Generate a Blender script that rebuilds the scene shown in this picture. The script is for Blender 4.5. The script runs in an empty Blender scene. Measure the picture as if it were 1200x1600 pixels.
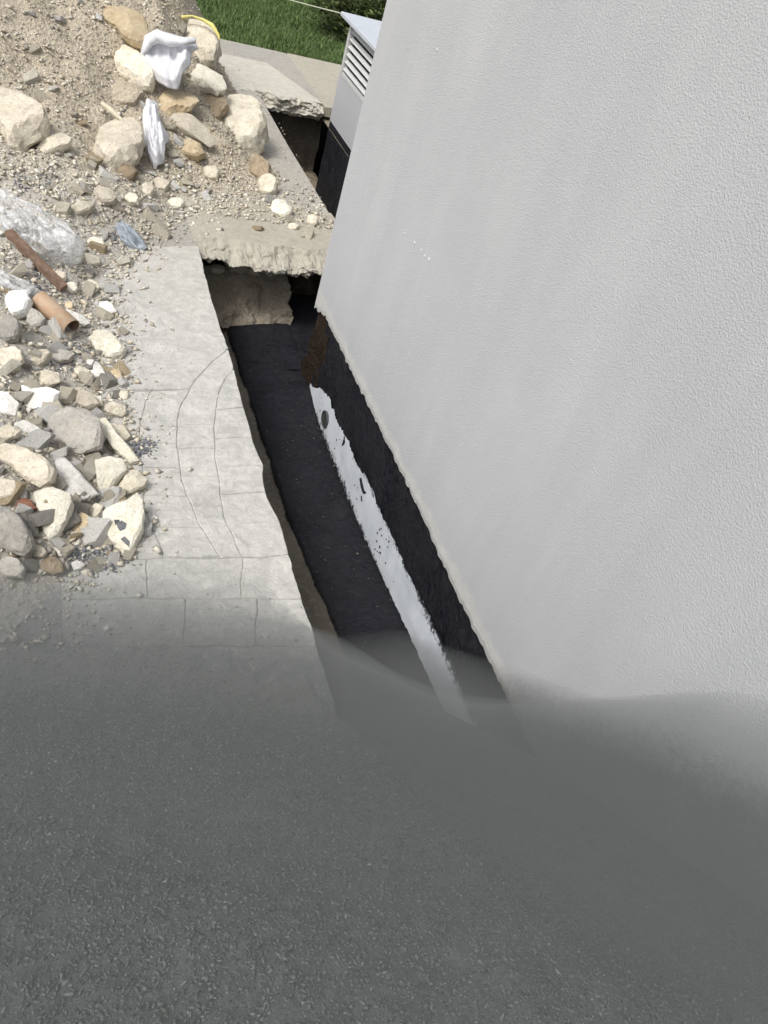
import bpy, bmesh, math, random
from mathutils import Vector, Matrix, noise
import numpy as np

random.seed(7)
rng = np.random.default_rng(7)
sc = bpy.context.scene
C = sc.collection

# ------------------------------------------------------------------ camera
F = 1200.0                    # focal length in pixels of the 1200x1600 photograph
CAM_H = 2.7
_d = np.array([(108-600)/F, (2101-800)/F, 1.0]); _d /= np.linalg.norm(_d)
_w = np.array([(21-600)/F, (-526-800)/F, 1.0]); _w -= _d*(_w@_d); _w /= np.linalg.norm(_w)
_Z = -_d; _Y = _w; _X = np.cross(_Y, _Z)
RM = np.array([_X, _Y, _Z])   # world = RM @ (right, down, forward)
right = RM@np.array([1, 0, 0]); up = RM@np.array([0, -1, 0]); fwd = RM@np.array([0, 0, 1])
cam_d = bpy.data.cameras.new('camera')
cam_d.sensor_fit = 'VERTICAL'; cam_d.sensor_height = 24.0; cam_d.lens = F/1600*24.0
cam_d.clip_start = 0.05; cam_d.clip_end = 2000
cam = bpy.data.objects.new('camera', cam_d); C.objects.link(cam)
M4 = Matrix(((right[0], up[0], -fwd[0], 0), (right[1], up[1], -fwd[1], 0), (right[2], up[2], -fwd[2], CAM_H), (0, 0, 0, 1)))
cam.matrix_world = M4
sc.camera = cam

# ------------------------------------------------------------------ world, sun, exposure
SUN_EL, SUN_AZ = 54.0, -118.0      # azimuth clockwise from +Y
wd = bpy.data.worlds.new('World'); sc.world = wd; wd.use_nodes = True
nt = wd.node_tree; nt.nodes.clear()
sky = nt.nodes.new('ShaderNodeTexSky'); sky.sky_type = 'NISHITA'; sky.sun_disc = False
sky.sun_elevation = math.radians(SUN_EL); sky.sun_rotation = math.radians(SUN_AZ)
sky.air_density = 1.0; sky.dust_density = 4.0; sky.ozone_density = 1.0
hs = nt.nodes.new('ShaderNodeHueSaturation'); hs.inputs['Saturation'].default_value = 0.38
bg = nt.nodes.new('ShaderNodeBackground'); bg.inputs['Strength'].default_value = 0.15
wo = nt.nodes.new('ShaderNodeOutputWorld')
nt.links.new(sky.outputs[0], hs.inputs['Color']); nt.links.new(hs.outputs[0], bg.inputs['Color']); nt.links.new(bg.outputs[0], wo.inputs[0])
sl = bpy.data.lights.new('sun', 'SUN'); sl.energy = 1.5; sl.angle = math.radians(14); sl.color = (1.0, 0.965, 0.91)
so = bpy.data.objects.new('sun', sl); C.objects.link(so)
el, az = math.radians(SUN_EL), math.radians(SUN_AZ)
sdir = Vector((math.sin(az)*math.cos(el), math.cos(az)*math.cos(el), math.sin(el)))
so.rotation_euler = sdir.to_track_quat('Z', 'Y').to_euler(); so.location = (-4, 3, 8)
sc.view_settings.view_transform = 'Standard'; sc.view_settings.look = 'None'
sc.view_settings.exposure = 0.36; sc.view_settings.gamma = 1.0
sc.view_settings.use_curve_mapping = False

# ------------------------------------------------------------------ helpers
def ray(px, py): return RM@np.array([(px-600)/F, (py-800)/F, 1.0])
def gz(px, py, z=0.0):
    v = ray(px, py); t = (z-CAM_H)/v[2]; return Vector((v[0]*t, v[1]*t, z))
def sstep(a, b, x):
    t = min(1.0, max(0.0, (x-a)/(b-a))); return t*t*(3-2*t)
def lerp_tab(tab, x):
    if x <= tab[0][0]: return tab[0][1]
    for (a, b), (c, d) in zip(tab, tab[1:]):
        if x <= c: return b+(d-b)*(x-a)/(c-a)
    return tab[-1][1]
def fbm(x, y, z, s, o=4): return noise.fractal(Vector((x*s, y*s, z*s)), 1.0, 2.0, o)

def tag(o, label=None, cat=None, group=None, kind=None):
    if label: o['label'] = label
    if cat: o['category'] = cat
    if group: o['group'] = group
    if kind: o['kind'] = kind
    return o
def link(name, me, parent=None):
    o = bpy.data.objects.new(name, me); C.objects.link(o)
    if parent is not None: o.parent = parent
    return o
def mesh_obj(name, verts, faces, m, parent=None, smooth=False):
    me = bpy.data.meshes.new(name); me.from_pydata([tuple(v) for v in verts], [], faces); me.update()
    if m is not None: me.materials.append(m)
    if smooth: me.polygons.foreach_set('use_smooth', [True]*len(me.polygons))
    return link(name, me, parent)
def bm_obj(name, bm, m, parent=None, smooth=False):
    bmesh.ops.recalc_face_normals(bm, faces=bm.faces[:])
    me = bpy.data.meshes.new(name); bm.to_mesh(me); bm.free()
    if m is not None: me.materials.append(m)
    if smooth: me.polygons.foreach_set('use_smooth', [True]*len(me.polygons))
    return link(name, me, parent)
def empty(name, loc=(0, 0, 0)):
    o = bpy.data.objects.new(name, None); C.objects.link(o); o.location = loc; return o
def bm_box(bm, x0, x1, y0, y1, z0, z1):
    v = [bm.verts.new(p) for p in ((x0,y0,z0),(x1,y0,z0),(x1,y1,z0),(x0,y1,z0),(x0,y0,z1),(x1,y0,z1),(x1,y1,z1),(x0,y1,z1))]
    for f in ((0,3,2,1),(4,5,6,7),(0,1,5,4),(1,2,6,5),(2,3,7,6),(3,0,4,7)): bm.faces.new([v[i] for i in f])
def box(name, x0, x1, y0, y1, z0, z1, m, parent=None, bev=0.0):
    bm = bmesh.new(); bm_box(bm, x0, x1, y0, y1, z0, z1)
    if bev: bmesh.ops.bevel(bm, geom=bm.edges[:], offset=bev, segments=2, affect='EDGES', profile=0.5)
    return bm_obj(name, bm, m, parent)
def prism(name, poly, z0, z1, m, parent=None, bev=0.0):
    bm = bmesh.new()
    a = [bm.verts.new((p[0], p[1], z1)) for p in poly]
    b = [bm.verts.new((p[0], p[1], z0)) for p in poly]
    n = len(poly); top = bm.faces.new(a); bm.faces.new(b[::-1])
    for i in range(n): bm.faces.new((a[i], b[i], b[(i+1) % n], a[(i+1) % n]))
    bmesh.ops.recalc_face_normals(bm, faces=bm.faces[:])
    if bev: bmesh.ops.bevel(bm, geom=list(top.edges), offset=bev, segments=1, affect='EDGES')
    bmesh.ops.triangulate(bm, faces=[f for f in bm.faces if len(f.verts) > 4])
    return bm_obj(name, bm, m, parent)
def tube_bm(bm, pts, r, seg=8, cap=True):
    pts = [Vector(p) for p in pts]; rings = []
    for i, p in enumerate(pts):
        t = (pts[min(i+1, len(pts)-1)]-pts[max(i-1, 0)]).normalized()
        a = t.cross(Vector((0.13, 0.21, 1))).normalized(); b = t.cross(a)
        rr = r[i] if isinstance(r, (list, tuple)) else r
        rings.append([bm.verts.new(p+(a*math.cos(k*2*math.pi/seg)+b*math.sin(k*2*math.pi/seg))*rr) for k in range(seg)])
    for i in range(len(rings)-1):
        for k in range(seg): bm.faces.new((rings[i][k], rings[i][(k+1) % seg], rings[i+1][(k+1) % seg], rings[i+1][k]))
    if cap: bm.faces.new(rings[0][::-1]); bm.faces.new(rings[-1])

# ------------------------------------------------------------------ materials
class N:
    def __init__(s, name):
        s.m = bpy.data.materials.new(name); s.m.use_nodes = True; s.t = s.m.node_tree
        s.b = s.t.nodes['Principled BSDF']; s.out = s.t.nodes['Material Output']
        s.tc = s.t.nodes.new('ShaderNodeTexCoord')
    def n(s, k, **kw):
        x = s.t.nodes.new('ShaderNode'+k)
        for a, b in kw.items(): setattr(x, a, b)
        return x
    def l(s, a, b): s.t.links.new(a, b)
    def noise(s, scale, detail=5, rough=0.6, vec=None, dist=0.0):
        x = s.n('TexNoise'); x.inputs['Scale'].default_value = scale; x.inputs['Detail'].default_value = detail
        x.inputs['Roughness'].default_value = rough; x.inputs['Distortion'].default_value = dist
        s.l(vec or s.tc.outputs['Object'], x.inputs['Vector']); return x.outputs['Fac']
    def voro(s, scale, feat='F1', vec=None, out='Distance'):
        x = s.n('TexVoronoi'); x.feature = feat; x.inputs['Scale'].default_value = scale
        s.l(vec or s.tc.outputs['Object'], x.inputs['Vector']); return x.outputs[out]
    def ramp(s, fac, stops):
        x = s.n('ValToRGB'); e = x.color_ramp.elements
        while len(e) < len(stops): e.new(0.5)
        for i, (p, c) in enumerate(stops):
            e[i].position = p; e[i].color = (c[0], c[1], c[2], 1) if not isinstance(c, (int, float)) else (c, c, c, 1)
        s.l(fac, x.inputs[0]); return x.outputs[0]
    def mix(s, fac, a, b, mode='MIX'):
        x = s.n('Mix'); x.data_type = 'RGBA'; x.blend_type = mode
        for v, i in ((fac, 0), (a, 6), (b, 7)):
            if isinstance(v, bpy.types.NodeSocket): s.l(v, x.inputs[i])
            elif i == 0: x.inputs[0].default_value = v
            else: x.inputs[i].default_value = (v[0], v[1], v[2], 1)
        return x.outputs[2]
    def math(s, op, a, b=None, c=None, clamp=False):
        x = s.n('Math'); x.operation = op; x.use_clamp = clamp
        for i, v in enumerate((a, b, c)):
            if v is None: continue
            if isinstance(v, bpy.types.NodeSocket): s.l(v, x.inputs[i])
            else: x.inputs[i].default_value = v
        return x.outputs[0]
    def sep(s, vec=None):
        x = s.n('SeparateXYZ'); s.l(vec or s.tc.outputs['Object'], x.inputs[0]); return x.outputs
    def bump(s, h, dist, strength=1.0, prev=None):
        x = s.n('Bump'); x.inputs['Distance'].default_value = dist; x.inputs['Strength'].default_value = strength
        s.l(h, x.inputs['Height'])
        if prev is not None: s.l(prev, x.inputs['Normal'])
        return x.outputs[0]
    def done(s, col, rough=0.9, nrm=None, spec=0.3):
        if isinstance(col, bpy.types.NodeSocket): s.l(col, s.b.inputs['Base Color'])
        else: s.b.inputs['Base Color'].default_value = (*col, 1)
        if isinstance(rough, bpy.types.NodeSocket): s.l(rough, s.b.inputs['Roughness'])
        else: s.b.inputs['Roughness'].default_value = rough
        s.b.inputs['Specular IOR Level'].default_value = spec
        if nrm is not None: s.l(nrm, s.b.inputs['Normal'])
        return s.m

DUST = (0.15, 0.157, 0.155)  # grey painted into wall and paving towards the made-up heap

def heap_fade_mask(s, line, slope=1.45):
    """speckled mask: grey fade painted around the made-up heap; `line` is a socket, metres inside the heap's own edge"""
    g = s.math('MULTIPLY_ADD', line, slope, 1.02, clamp=True)
    big = s.noise(5, 4, 0.6); fine = s.noise(95, 3, 0.7); mid = s.noise(28, 4, 0.7)
    n = s.math('ADD', s.math('MULTIPLY', fine, 0.50), s.math('ADD', s.math('MULTIPLY', mid, 0.32), s.math('MULTIPLY', big, 0.30)))
    v = s.math('SUBTRACT', s.math('ADD', g, n), 1.08)
    return s.math('MULTIPLY', v, 2.1, clamp=True)  # strength of the painted grey fade

def m_stone(name, a, b, c=None, scale=7, bumpd=0.03, dirt_or_fade=(0.20, 0.165, 0.11)):
    s = N(name)
    oi = s.n('ObjectInfo')
    add = s.n('VectorMath'); add.operation = 'ADD'; s.l(s.tc.outputs['Object'], add.inputs[0]); s.l(oi.outputs['Random'], add.inputs[1])
    v = add.outputs[0]
    n1 = s.noise(scale, 6, 0.65, v); n2 = s.noise(scale*9, 4, 0.7, v); n3 = s.noise(scale*2.3, 5, 0.7, v, 0.6)
    col = s.ramp(n1, [(0.3, b), (0.62, a)])
    col = s.mix(s.ramp(n3, [(0.52, 0), (0.72, 0.75)]), col, dirt_or_fade)
    col = s.mix(s.ramp(n2, [(0.56, 0.0), (0.72, 0.7)]), col, tuple(x*0.40 for x in b))
    col = s.mix(s.ramp(s.noise(scale*4, 5, 0.75, v), [(0.5, 0.0), (0.7, 0.45)]), col, tuple(min(0.8, x*1.25) for x in a))
    hv = s.n('HueSaturation'); s.l(col, hv.inputs['Color'])
    s.l(s.math('MULTIPLY_ADD', oi.outputs['Random'], 0.35, 0.82), hv.inputs['Value'])
    hh = s.math('ADD', n1, s.math('MULTIPLY', n2, 0.35))
    return s.done(hv.outputs[0], 0.93, s.bump(hh, bumpd, 0.9), 0.15)

LIME = m_stone('pale_limestone', (0.74, 0.69, 0.57), (0.60, 0.54, 0.42), dirt_or_fade=(0.44, 0.38, 0.28))
WHITE = m_stone('white_stone', (0.79, 0.78, 0.74), (0.68, 0.66, 0.61), dirt_or_fade=(0.50, 0.48, 0.43))
TAN = m_stone('tan_stone', (0.66, 0.55, 0.38), (0.50, 0.39, 0.24), dirt_or_fade=(0.40, 0.33, 0.23))
GREYST = m_stone('grey_concrete_stone', (0.42, 0.40, 0.36), (0.30, 0.285, 0.255), dirt_or_fade=(0.46, 0.42, 0.35))
BROWNST = m_stone('brown_stone', (0.36, 0.29, 0.20), (0.22, 0.17, 0.12))
BUFF = m_stone('buff_stone', (0.64, 0.585, 0.48), (0.50, 0.45, 0.36), dirt_or_fade=(0.40, 0.35, 0.265))
BRICK = m_stone('red_brick', (0.27, 0.12, 0.08), (0.18, 0.08, 0.06))
YELST = m_stone('cream_stone', (0.76, 0.73, 0.62), (0.65, 0.61, 0.49), dirt_or_fade=(0.52, 0.48, 0.38))

def m_soil(name, a, b, c, scale=1.0, bumpd=0.03, grey=None):
    s = N(name)
    n1 = s.noise(1.6*scale, 6, 0.65); n2 = s.noise(22*scale, 6, 0.75); v = s.voro(34*scale)
    n4 = s.noise(70*scale, 3, 0.7)
    col = s.ramp(n1, [(0.3, a), (0.65, b)])
    col = s.mix(s.ramp(n2, [(0.52, 0), (0.72, 0.9)]), col, c)
    col = s.mix(s.ramp(n4, [(0.57, 0), (0.74, 0.5)]), col, tuple(x*0.45 for x in a))
    if grey is not None:      # limestone dust of the rubble spread nearer the camera
        gp = s.n('NewGeometry'); yy = s.sep(gp.outputs['Position'])[1]
        gm = s.math('ADD', s.math('MULTIPLY_ADD', yy, -0.8, 4.9), s.math('MULTIPLY', n1, 1.0), clamp=True)
        col = s.mix(s.math('MULTIPLY', gm, 0.75), col, grey)
    h = s.math('ADD', n2, s.math('ADD', s.math('MULTIPLY', v, 0.6), s.math('MULTIPLY', n4, 0.35)))
    return s.done(col, 0.97, s.bump(h, bumpd, 1.0), 0.1)
SOIL = m_soil('dry_soil', (0.50, 0.435, 0.33), (0.60, 0.53, 0.415), (0.70, 0.64, 0.53), grey=(0.52, 0.505, 0.465))
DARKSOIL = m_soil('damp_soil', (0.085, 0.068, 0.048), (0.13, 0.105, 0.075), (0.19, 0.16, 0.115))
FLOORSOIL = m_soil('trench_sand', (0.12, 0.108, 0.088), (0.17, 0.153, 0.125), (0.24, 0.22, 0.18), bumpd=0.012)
GROUND = m_soil('bare_ground', (0.26, 0.23, 0.17), (0.34, 0.30, 0.22), (0.42, 0.38, 0.29))

def m_pavement(name, dirt_or_fade=True, tint=(0.52, 0.512, 0.482), warm=(0.52, 0.487, 0.41)):
    s = N(name)
    n1 = s.noise(1.3, 6, 0.65); n2 = s.noise(9, 7, 0.7, None, 0.8); n3 = s.noise(60, 4, 0.7); n4 = s.noise(4.5, 6, 0.75, None, 1.2)
    st = s.n('Mapping'); st.inputs['Scale'].default_value = (3, 15, 3); s.l(s.tc.outputs['Object'], st.inputs[0])
    n5 = s.noise(1.6, 6, 0.75, st.outputs[0], 0.5)
    x, y, z = s.sep()[:3]
    col = s.ramp(n2, [(0.3, tuple(c*0.78 for c in tint)), (0.52, tint), (0.72, tuple(min(0.8, c*1.22) for c in tint))])
    wm = s.math('MULTIPLY', s.math('MULTIPLY_ADD', y, 0.55, -2.3, clamp=True), s.math('MULTIPLY_ADD', n1, 1.2, 0.1, clamp=True))
    col = s.mix(wm, col, warm)
    col = s.mix(s.ramp(n4, [(0.52, 0), (0.72, 0.65)]), col, tuple(c*0.66 for c in tint))
    col = s.mix(s.ramp(n5, [(0.55, 0), (0.68, 0.5)]), col, tuple(c*0.62 for c in tint))
    col = s.mix(s.ramp(n3, [(0.62, 0), (0.75, 0.4)]), col, tuple(c*0.45 for c in tint))
    if dirt_or_fade:  # painted grey fade towards the added heap
        ln = s.math('SUBTRACT', s.math('MULTIPLY_ADD', x, -0.24, 1.88), y)
        col = s.mix(heap_fade_mask(s, ln, 1.2), col, DUST)
    n8 = s.noise(26, 6, 0.75, None, 0.5)
    col = s.mix(s.ramp(n8, [(0.50, 0), (0.66, 0.45)]), col, tuple(c*0.68 for c in tint))
    col = s.mix(s.ramp(s.noise(17, 6, 0.75), [(0.54, 0), (0.70, 0.6)]), col, tuple(min(0.8, c*1.3) for c in tint))
    h = s.math('ADD', n2, s.math('ADD', s.math('MULTIPLY', n3, 0.3), s.math('MULTIPLY', n8, 0.7)))
    return s.done(col, 0.92, s.bump(h, 0.014, 0.9), 0.2)
PAVE = m_pavement('stamped_concrete')
DUSTY = m_pavement('dusty_concrete', False, (0.44, 0.415, 0.355), (0.44, 0.41, 0.335))
CREAM = m_pavement('cream_concrete', False, (0.56, 0.535, 0.465), (0.56, 0.535, 0.46))

def m_plaster():
    s = N('grey_roughcast_plaster')
    x, y, z = s.sep()[:3]
    n1 = s.noise(1.1, 5, 0.6); n2 = s.noise(125, 3, 0.6); n3 = s.noise(260, 2, 0.5); v = s.voro(150, 'SMOOTH_F1')
    n6 = s.noise(14, 5, 0.7)
    col = s.ramp(n1, [(0.3, (0.445, 0.454, 0.466)), (0.7, (0.482, 0.490, 0.498))])
    ws = s.n('Mapping'); ws.inputs['Scale'].default_value = (1, 2.2, 0.35); s.l(s.tc.outputs['Object'], ws.inputs[0])
    n7 = s.noise(1.5, 6, 0.65, ws.outputs[0], 0.4)
    col = s.mix(s.ramp(n7, [(0.42, 0.30), (0.60, 0.0)]), col, (0.395, 0.408, 0.422))
    col = s.mix(s.ramp(s.noise(2.6, 6, 0.7), [(0.55, 0.0), (0.75, 0.30)]), col, (0.505, 0.515, 0.527))
    # bare, cream-coloured base coat left along the cut bottom edge
    e = s.math('ADD', z, s.math('MULTIPLY', s.noise(7, 4, 0.6), -0.10))
    band = s.ramp(e, [(0.010, 1.0), (0.050, 0.0)])
    cream = s.ramp(n6, [(0.3, (0.48, 0.475, 0.45)), (0.7, (0.58, 0.575, 0.55))])
    col = s.mix(s.math('MULTIPLY', band, 0.9), col, cream)
    gl = s.math('SUBTRACT', s.math('MULTIPLY', s.math('SUBTRACT', 1.34, y), 1.0), z)
    col = s.mix(heap_fade_mask(s, gl, 2.0), col, DUST)  # grey fade painted on the plaster above the added heap
    h = s.math('ADD', s.math('MULTIPLY', n2, 1.0), s.math('ADD', s.math('MULTIPLY', n3, 0.5), s.math('MULTIPLY', v, 0.7)))
    return s.done(col, 0.9, s.bump(h, 0.004, 0.62), 0.25)
PLASTER = m_plaster()

def m_bitumen():
    s = N('black_bitumen_coat')
    mp = s.n('Mapping'); mp.inputs['Scale'].default_value = (7, 10, 9); s.l(s.tc.outputs['Object'], mp.inputs[0])
    n1 = s.noise(1.3, 6, 0.75, mp.outputs[0], 2.0); n2 = s.noise(34, 5, 0.75); n3 = s.noise(2.2, 5, 0.65); n4 = s.noise(5, 6, 0.75)
    col = s.ramp(n1, [(0.35, (0.005, 0.0055, 0.009)), (0.72, (0.015, 0.016, 0.023))])
    col = s.mix(s.ramp(n4, [(0.55, 0), (0.75, 0.55)]), col, (0.045, 0.042, 0.042))
    col = s.mix(s.ramp(n2, [(0.60, 0), (0.78, 0.6)]), col, (0.04, 0.038, 0.038))
    r = s.ramp(n3, [(0.35, 0.32), (0.65, 0.85)])
    h = s.math('ADD', n1, s.math('ADD', s.math('MULTIPLY', n2, 0.6), n4))
    return s.done(col, r, s.bump(h, 0.022, 0.9), 0.35)
BITUMEN = m_bitumen()

def m_simple(name, a, b, scale=20, rough=0.6, bumpd=0.002, spec=0.3, metal=0.0):
    s = N(name); n1 = s.noise(scale, 5, 0.65)
    s.b.inputs['Metallic'].default_value = metal
    return s.done(s.ramp(n1, [(0.32, a), (0.68, b)]), rough, s.bump(n1, bumpd, 0.7), spec)
def m_primer():
    s = N('white_primer')
    x, y, z = s.sep()[:3]
    n1 = s.noise(6, 5, 0.65); n2 = s.noise(55, 4, 0.75); n3 = s.noise(20, 5, 0.8)
    col = s.ramp(n1, [(0.3, (0.52, 0.56, 0.61)), (0.7, (0.66, 0.70, 0.74))])
    # brushed black spatter that thickens towards both edges of the stripe
    e = s.math('ABSOLUTE', s.math('ADD', z, 0.525))
    m = s.math('SUBTRACT', s.math('ADD', s.math('MULTIPLY', e, 3.3), s.math('ADD', s.math('MULTIPLY', n2, 0.5), s.math('MULTIPLY', n3, 0.8))), 1.10)
    col = s.mix(s.math('MULTIPLY', m, 9.0, clamp=True), col, (0.012, 0.013, 0.017))
    col = s.mix(s.ramp(n3, [(0.6, 0), (0.75, 0.35)]), col, (0.30, 0.31, 0.32))
    return s.done(col, 0.8, s.bump(s.math('ADD', n1, s.math('MULTIPLY', n2, 0.4)), 0.006, 0.8), 0.25)
PRIMER = m_primer()
WHITEPAINT = m_simple('white_paint', (0.60, 0.63, 0.66), (0.72, 0.75, 0.78), 18, 0.8, 0.004)
BOXPLASTER = m_simple('box_grey_plaster', (0.40, 0.41, 0.425), (0.45, 0.46, 0.475), 60, 0.9, 0.003)
LOUVRE = m_simple('pale_louvre_paint', (0.48, 0.49, 0.48), (0.56, 0.57, 0.56), 20, 0.5, 0.001)
ROOFSHEET = m_simple('pale_roof_sheet', (0.46, 0.49, 0.53), (0.52, 0.555, 0.60), 8, 0.5, 0.002)
VOID_SHADE = m_simple('painted_void_shade', (0.012, 0.012, 0.013), (0.03, 0.03, 0.03), 20, 0.9)  # near-black stands in for shade behind the louvres and in the hollow
def m_pvc():
    s = N('brown_pvc')
    n1 = s.noise(9, 5, 0.65); n2 = s.noise(14, 6, 0.75, None, 0.8); n3 = s.noise(60, 4, 0.7)
    col = s.ramp(n1, [(0.3, (0.40, 0.265, 0.165)), (0.7, (0.48, 0.33, 0.215))])
    col = s.mix(s.ramp(n2, [(0.48, 0), (0.68, 0.75)]), col, (0.48, 0.43, 0.35))
    col = s.mix(s.ramp(n3, [(0.60, 0), (0.75, 0.5)]), col, (0.22, 0.17, 0.12))
    return s.done(col, s.ramp(n2, [(0.4, 0.5), (0.65, 0.9)]), s.bump(n3, 0.002, 0.6), 0.35)
PVC = m_pvc()
PVCIN = m_simple('brown_pvc_inside', (0.20, 0.135, 0.085), (0.26, 0.17, 0.11), 9, 0.6, 0.001, 0.3)
DARKPVC = m_simple('dark_grey_pvc', (0.045, 0.05, 0.05), (0.08, 0.085, 0.085), 20, 0.6)
WOOD = m_simple('rusty_brown_wood', (0.12, 0.075, 0.05), (0.25, 0.17, 0.125), 30, 0.85, 0.004)
STRAW = m_simple('dry_reed', (0.55, 0.50, 0.36), (0.68, 0.63, 0.50), 30, 0.8)
STRING = m_simple('pale_string', (0.55, 0.57, 0.45), (0.62, 0.63, 0.52), 30, 0.9)
YELLOW = m_simple('yellow_plastic', (0.60, 0.54, 0.16), (0.70, 0.64, 0.26), 15, 0.55)
CLOTH = m_simple('white_woven_sack', (0.60, 0.605, 0.63), (0.74, 0.745, 0.77), 30, 0.75, 0.004)
FOAM = m_simple('white_plaster_scrap', (0.66, 0.67, 0.64), (0.76, 0.77, 0.75), 18, 0.8, 0.006)
SCRAP = m_simple('blue_grey_film', (0.20, 0.23, 0.27), (0.42, 0.46, 0.50), 24, 0.35, 0.006, 0.5)
BARK = m_simple('bark', (0.07, 0.055, 0.04), (0.13, 0.10, 0.07), 30, 0.95, 0.006)
LAWNSOIL = m_simple('lawn_soil', (0.05, 0.09, 0.025), (0.075, 0.12, 0.035), 12, 0.95, 0.01, 0.1)

def m_film():
    s = N('clear_plastic_film')
    n1 = s.noise(11, 5, 0.65, None, 1.5); n2 = s.noise(40, 4, 0.7)
    s.done((0.78, 0.79, 0.80), 0.22, s.bump(s.math('ADD', n1, s.math('MULTIPLY', n2, 0.3)), 0.02, 1.0), 0.6)
    s.l(s.ramp(n1, [(0.40, 0.10), (0.64, 0.72)]), s.b.inputs['Alpha'])
    return s.m
FILM = m_film()

def m_island(name, cols, rough=0.9, spec=0.15, scale=40):
    s = N(name); g = s.n('NewGeometry')
    r = s.n('ValToRGB'); r.color_ramp.interpolation = 'LINEAR'; e = r.color_ramp.elements
    while len(e) < len(cols): e.new(0.5)
    for i, c in enumerate(cols): e[i].position = i/(len(cols)-1); e[i].color = (*c, 1)
    s.l(g.outputs['Random Per Island'], r.inputs[0])
    return s.done(r.outputs[0], rough, s.bump(s.noise(scale, 4, 0.6), 0.003, 0.6), spec)
ADDED_GRIT = m_island('dark_crushed_stone', [(0.07, 0.078, 0.075), (0.14, 0.152, 0.147), (0.185, 0.193, 0.197), (0.115, 0.137, 0.11), (0.20, 0.213, 0.208), (0.105, 0.115, 0.115), (0.235, 0.248, 0.24)])  # chips of the made-up foreground heap
RUBBLE = m_island('mixed_rubble_bits', [(0.44, 0.38, 0.28), (0.64, 0.59, 0.48), (0.55, 0.49, 0.38), (0.76, 0.73, 0.65), (0.32, 0.30, 0.27), (0.61, 0.55, 0.44), (0.70, 0.67, 0.58), (0.48, 0.42, 0.32)])
BLUEGRIT = m_island('blue_grey_chippings', [(0.13, 0.14, 0.165), (0.19, 0.20, 0.225), (0.26, 0.265, 0.28), (0.16, 0.165, 0.18)])
GRASS = m_island('grass_blades', [(0.09, 0.15, 0.045), (0.115, 0.18, 0.06), (0.14, 0.205, 0.075), (0.10, 0.16, 0.05), (0.19, 0.21, 0.11)], 0.7, 0.2)
LEAF = m_island('shrub_leaves', [(0.04, 0.07, 0.02), (0.06, 0.10, 0.03), (0.14, 0.17, 0.05), (0.03, 0.05, 0.018), (0.09, 0.12, 0.04)], 0.6, 0.3)

def m_added_heap():
    s = N('dark_fine_crushed_stone')  # colour of the made-up foreground heap
    n1 = s.noise(3, 5, 0.6); n2 = s.noise(60, 5, 0.75); n3 = s.noise(22, 5, 0.7, None, 1.5)
    col = s.ramp(n3, [(0.3, (0.085, 0.094, 0.092)), (0.7, (0.19, 0.20, 0.198))])
    col = s.mix(s.ramp(n1, [(0.5, 0), (0.7, 0.5)]), col, (0.115, 0.142, 0.112))
    x, y, z = s.sep()[:3]
    ln = s.math('SUBTRACT', s.math('SUBTRACT', s.math('MULTIPLY_ADD', x, -0.24, 1.88), y), 0.35)
    inv = s.math('SUBTRACT', 1.0, heap_fade_mask(s, ln, 1.5))
    inv = s.math('MULTIPLY', inv, s.math('MULTIPLY_ADD', x, -8.0, 9.2, clamp=True))
    col = s.mix(s.math('MULTIPLY', inv, 0.8), col, (0.36, 0.355, 0.335))  # edge painted paler so the added heap fades out softly
    return s.done(col, 0.95, s.bump(s.math('ADD', n2, n3), 0.02, 0.9), 0.15)
ADDED_HEAP = m_added_heap()

# ------------------------------------------------------------------ ground, lawn, trenches
X_EDGE, X_WALL, X_FND = 1.09, 1.89, 1.915      # trench rim, plaster face, foundation face
Y_COR = 4.86                                    # far corner of the house
Z_LEDGE = -0.68
EDGE_PX = [(385, 311), (425, 320), (470, 332), (510, 345), (540, 356), (570, 364), (610, 374), (650, 385), (690, 397), (725, 411), (748, 411), (775, 417), (812, 437),
           (840, 444), (880, 456), (920, 467), (950, 476), (985, 489), (1020, 499), (1060, 512), (1110, 528)]
def edge_x(y): return lerp_tab(EDGE_PX, y)
edge_pts = []
for i in range(60):
    yy = 385+(1110-385)*i/59.0
    p = gz(edge_x(yy)+1.4*noise.noise(Vector((yy*0.11, 3.3, 0)))*1.5, yy); edge_pts.append((p.x, p.y))

# the wide ground sheet, open where the trenches are
xs = [-400, -3, 1.09, 1.95, 2.40, 3.20, 6, 400]; ys = [-400, -3, 4.86, 5.4, 6.3, 9.45, 11.25, 400]
gv, gf = [], []
def in_hole(x, y):
    return (1.09 < x < 1.95 and -3 < y < 6.3) or (1.95 < x < 3.2 and 4.86 < y < 6.3) or (2.4 < x < 3.2 and 4.86 < y < 9.45)
for i in range(len(xs)-1):
    for j in range(len(ys)-1):
        if in_hole((xs[i]+xs[i+1])/2, (ys[j]+ys[j+1])/2): continue
        k = len(gv); z = -0.16
        gv += [(xs[i], ys[j], z), (xs[i+1], ys[j], z), (xs[i+1], ys[j+1], z), (xs[i], ys[j+1], z)]; gf.append((k, k+1, k+2, k+3))
tag(mesh_obj('ground', gv, gf, GROUND), kind='structure')

def sheet(name, o, u, v, nu, nv, amp, s, m, parent=None, seed=0.0, smooth=True):
    """noisy grid o + a*u + b*v, pushed along its normal"""
    o, u, v = Vector(o), Vector(u), Vector(v); n = u.cross(v).normalized(); vs, fs = [], []
    for j in range(nv+1):
        for i in range(nu+1):
            p = o+u*(i/nu)+v*(j/nv); vs.append(p+n*(amp*fbm(p.x+seed, p.y, p.z, s)))
    for j in range(nv):
        for i in range(nu):
            a = j*(nu+1)+i; fs.append((a, a+1, a+nu+2, a+nu+1))
    return mesh_obj(name, vs, fs, m, parent, smooth)

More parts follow.
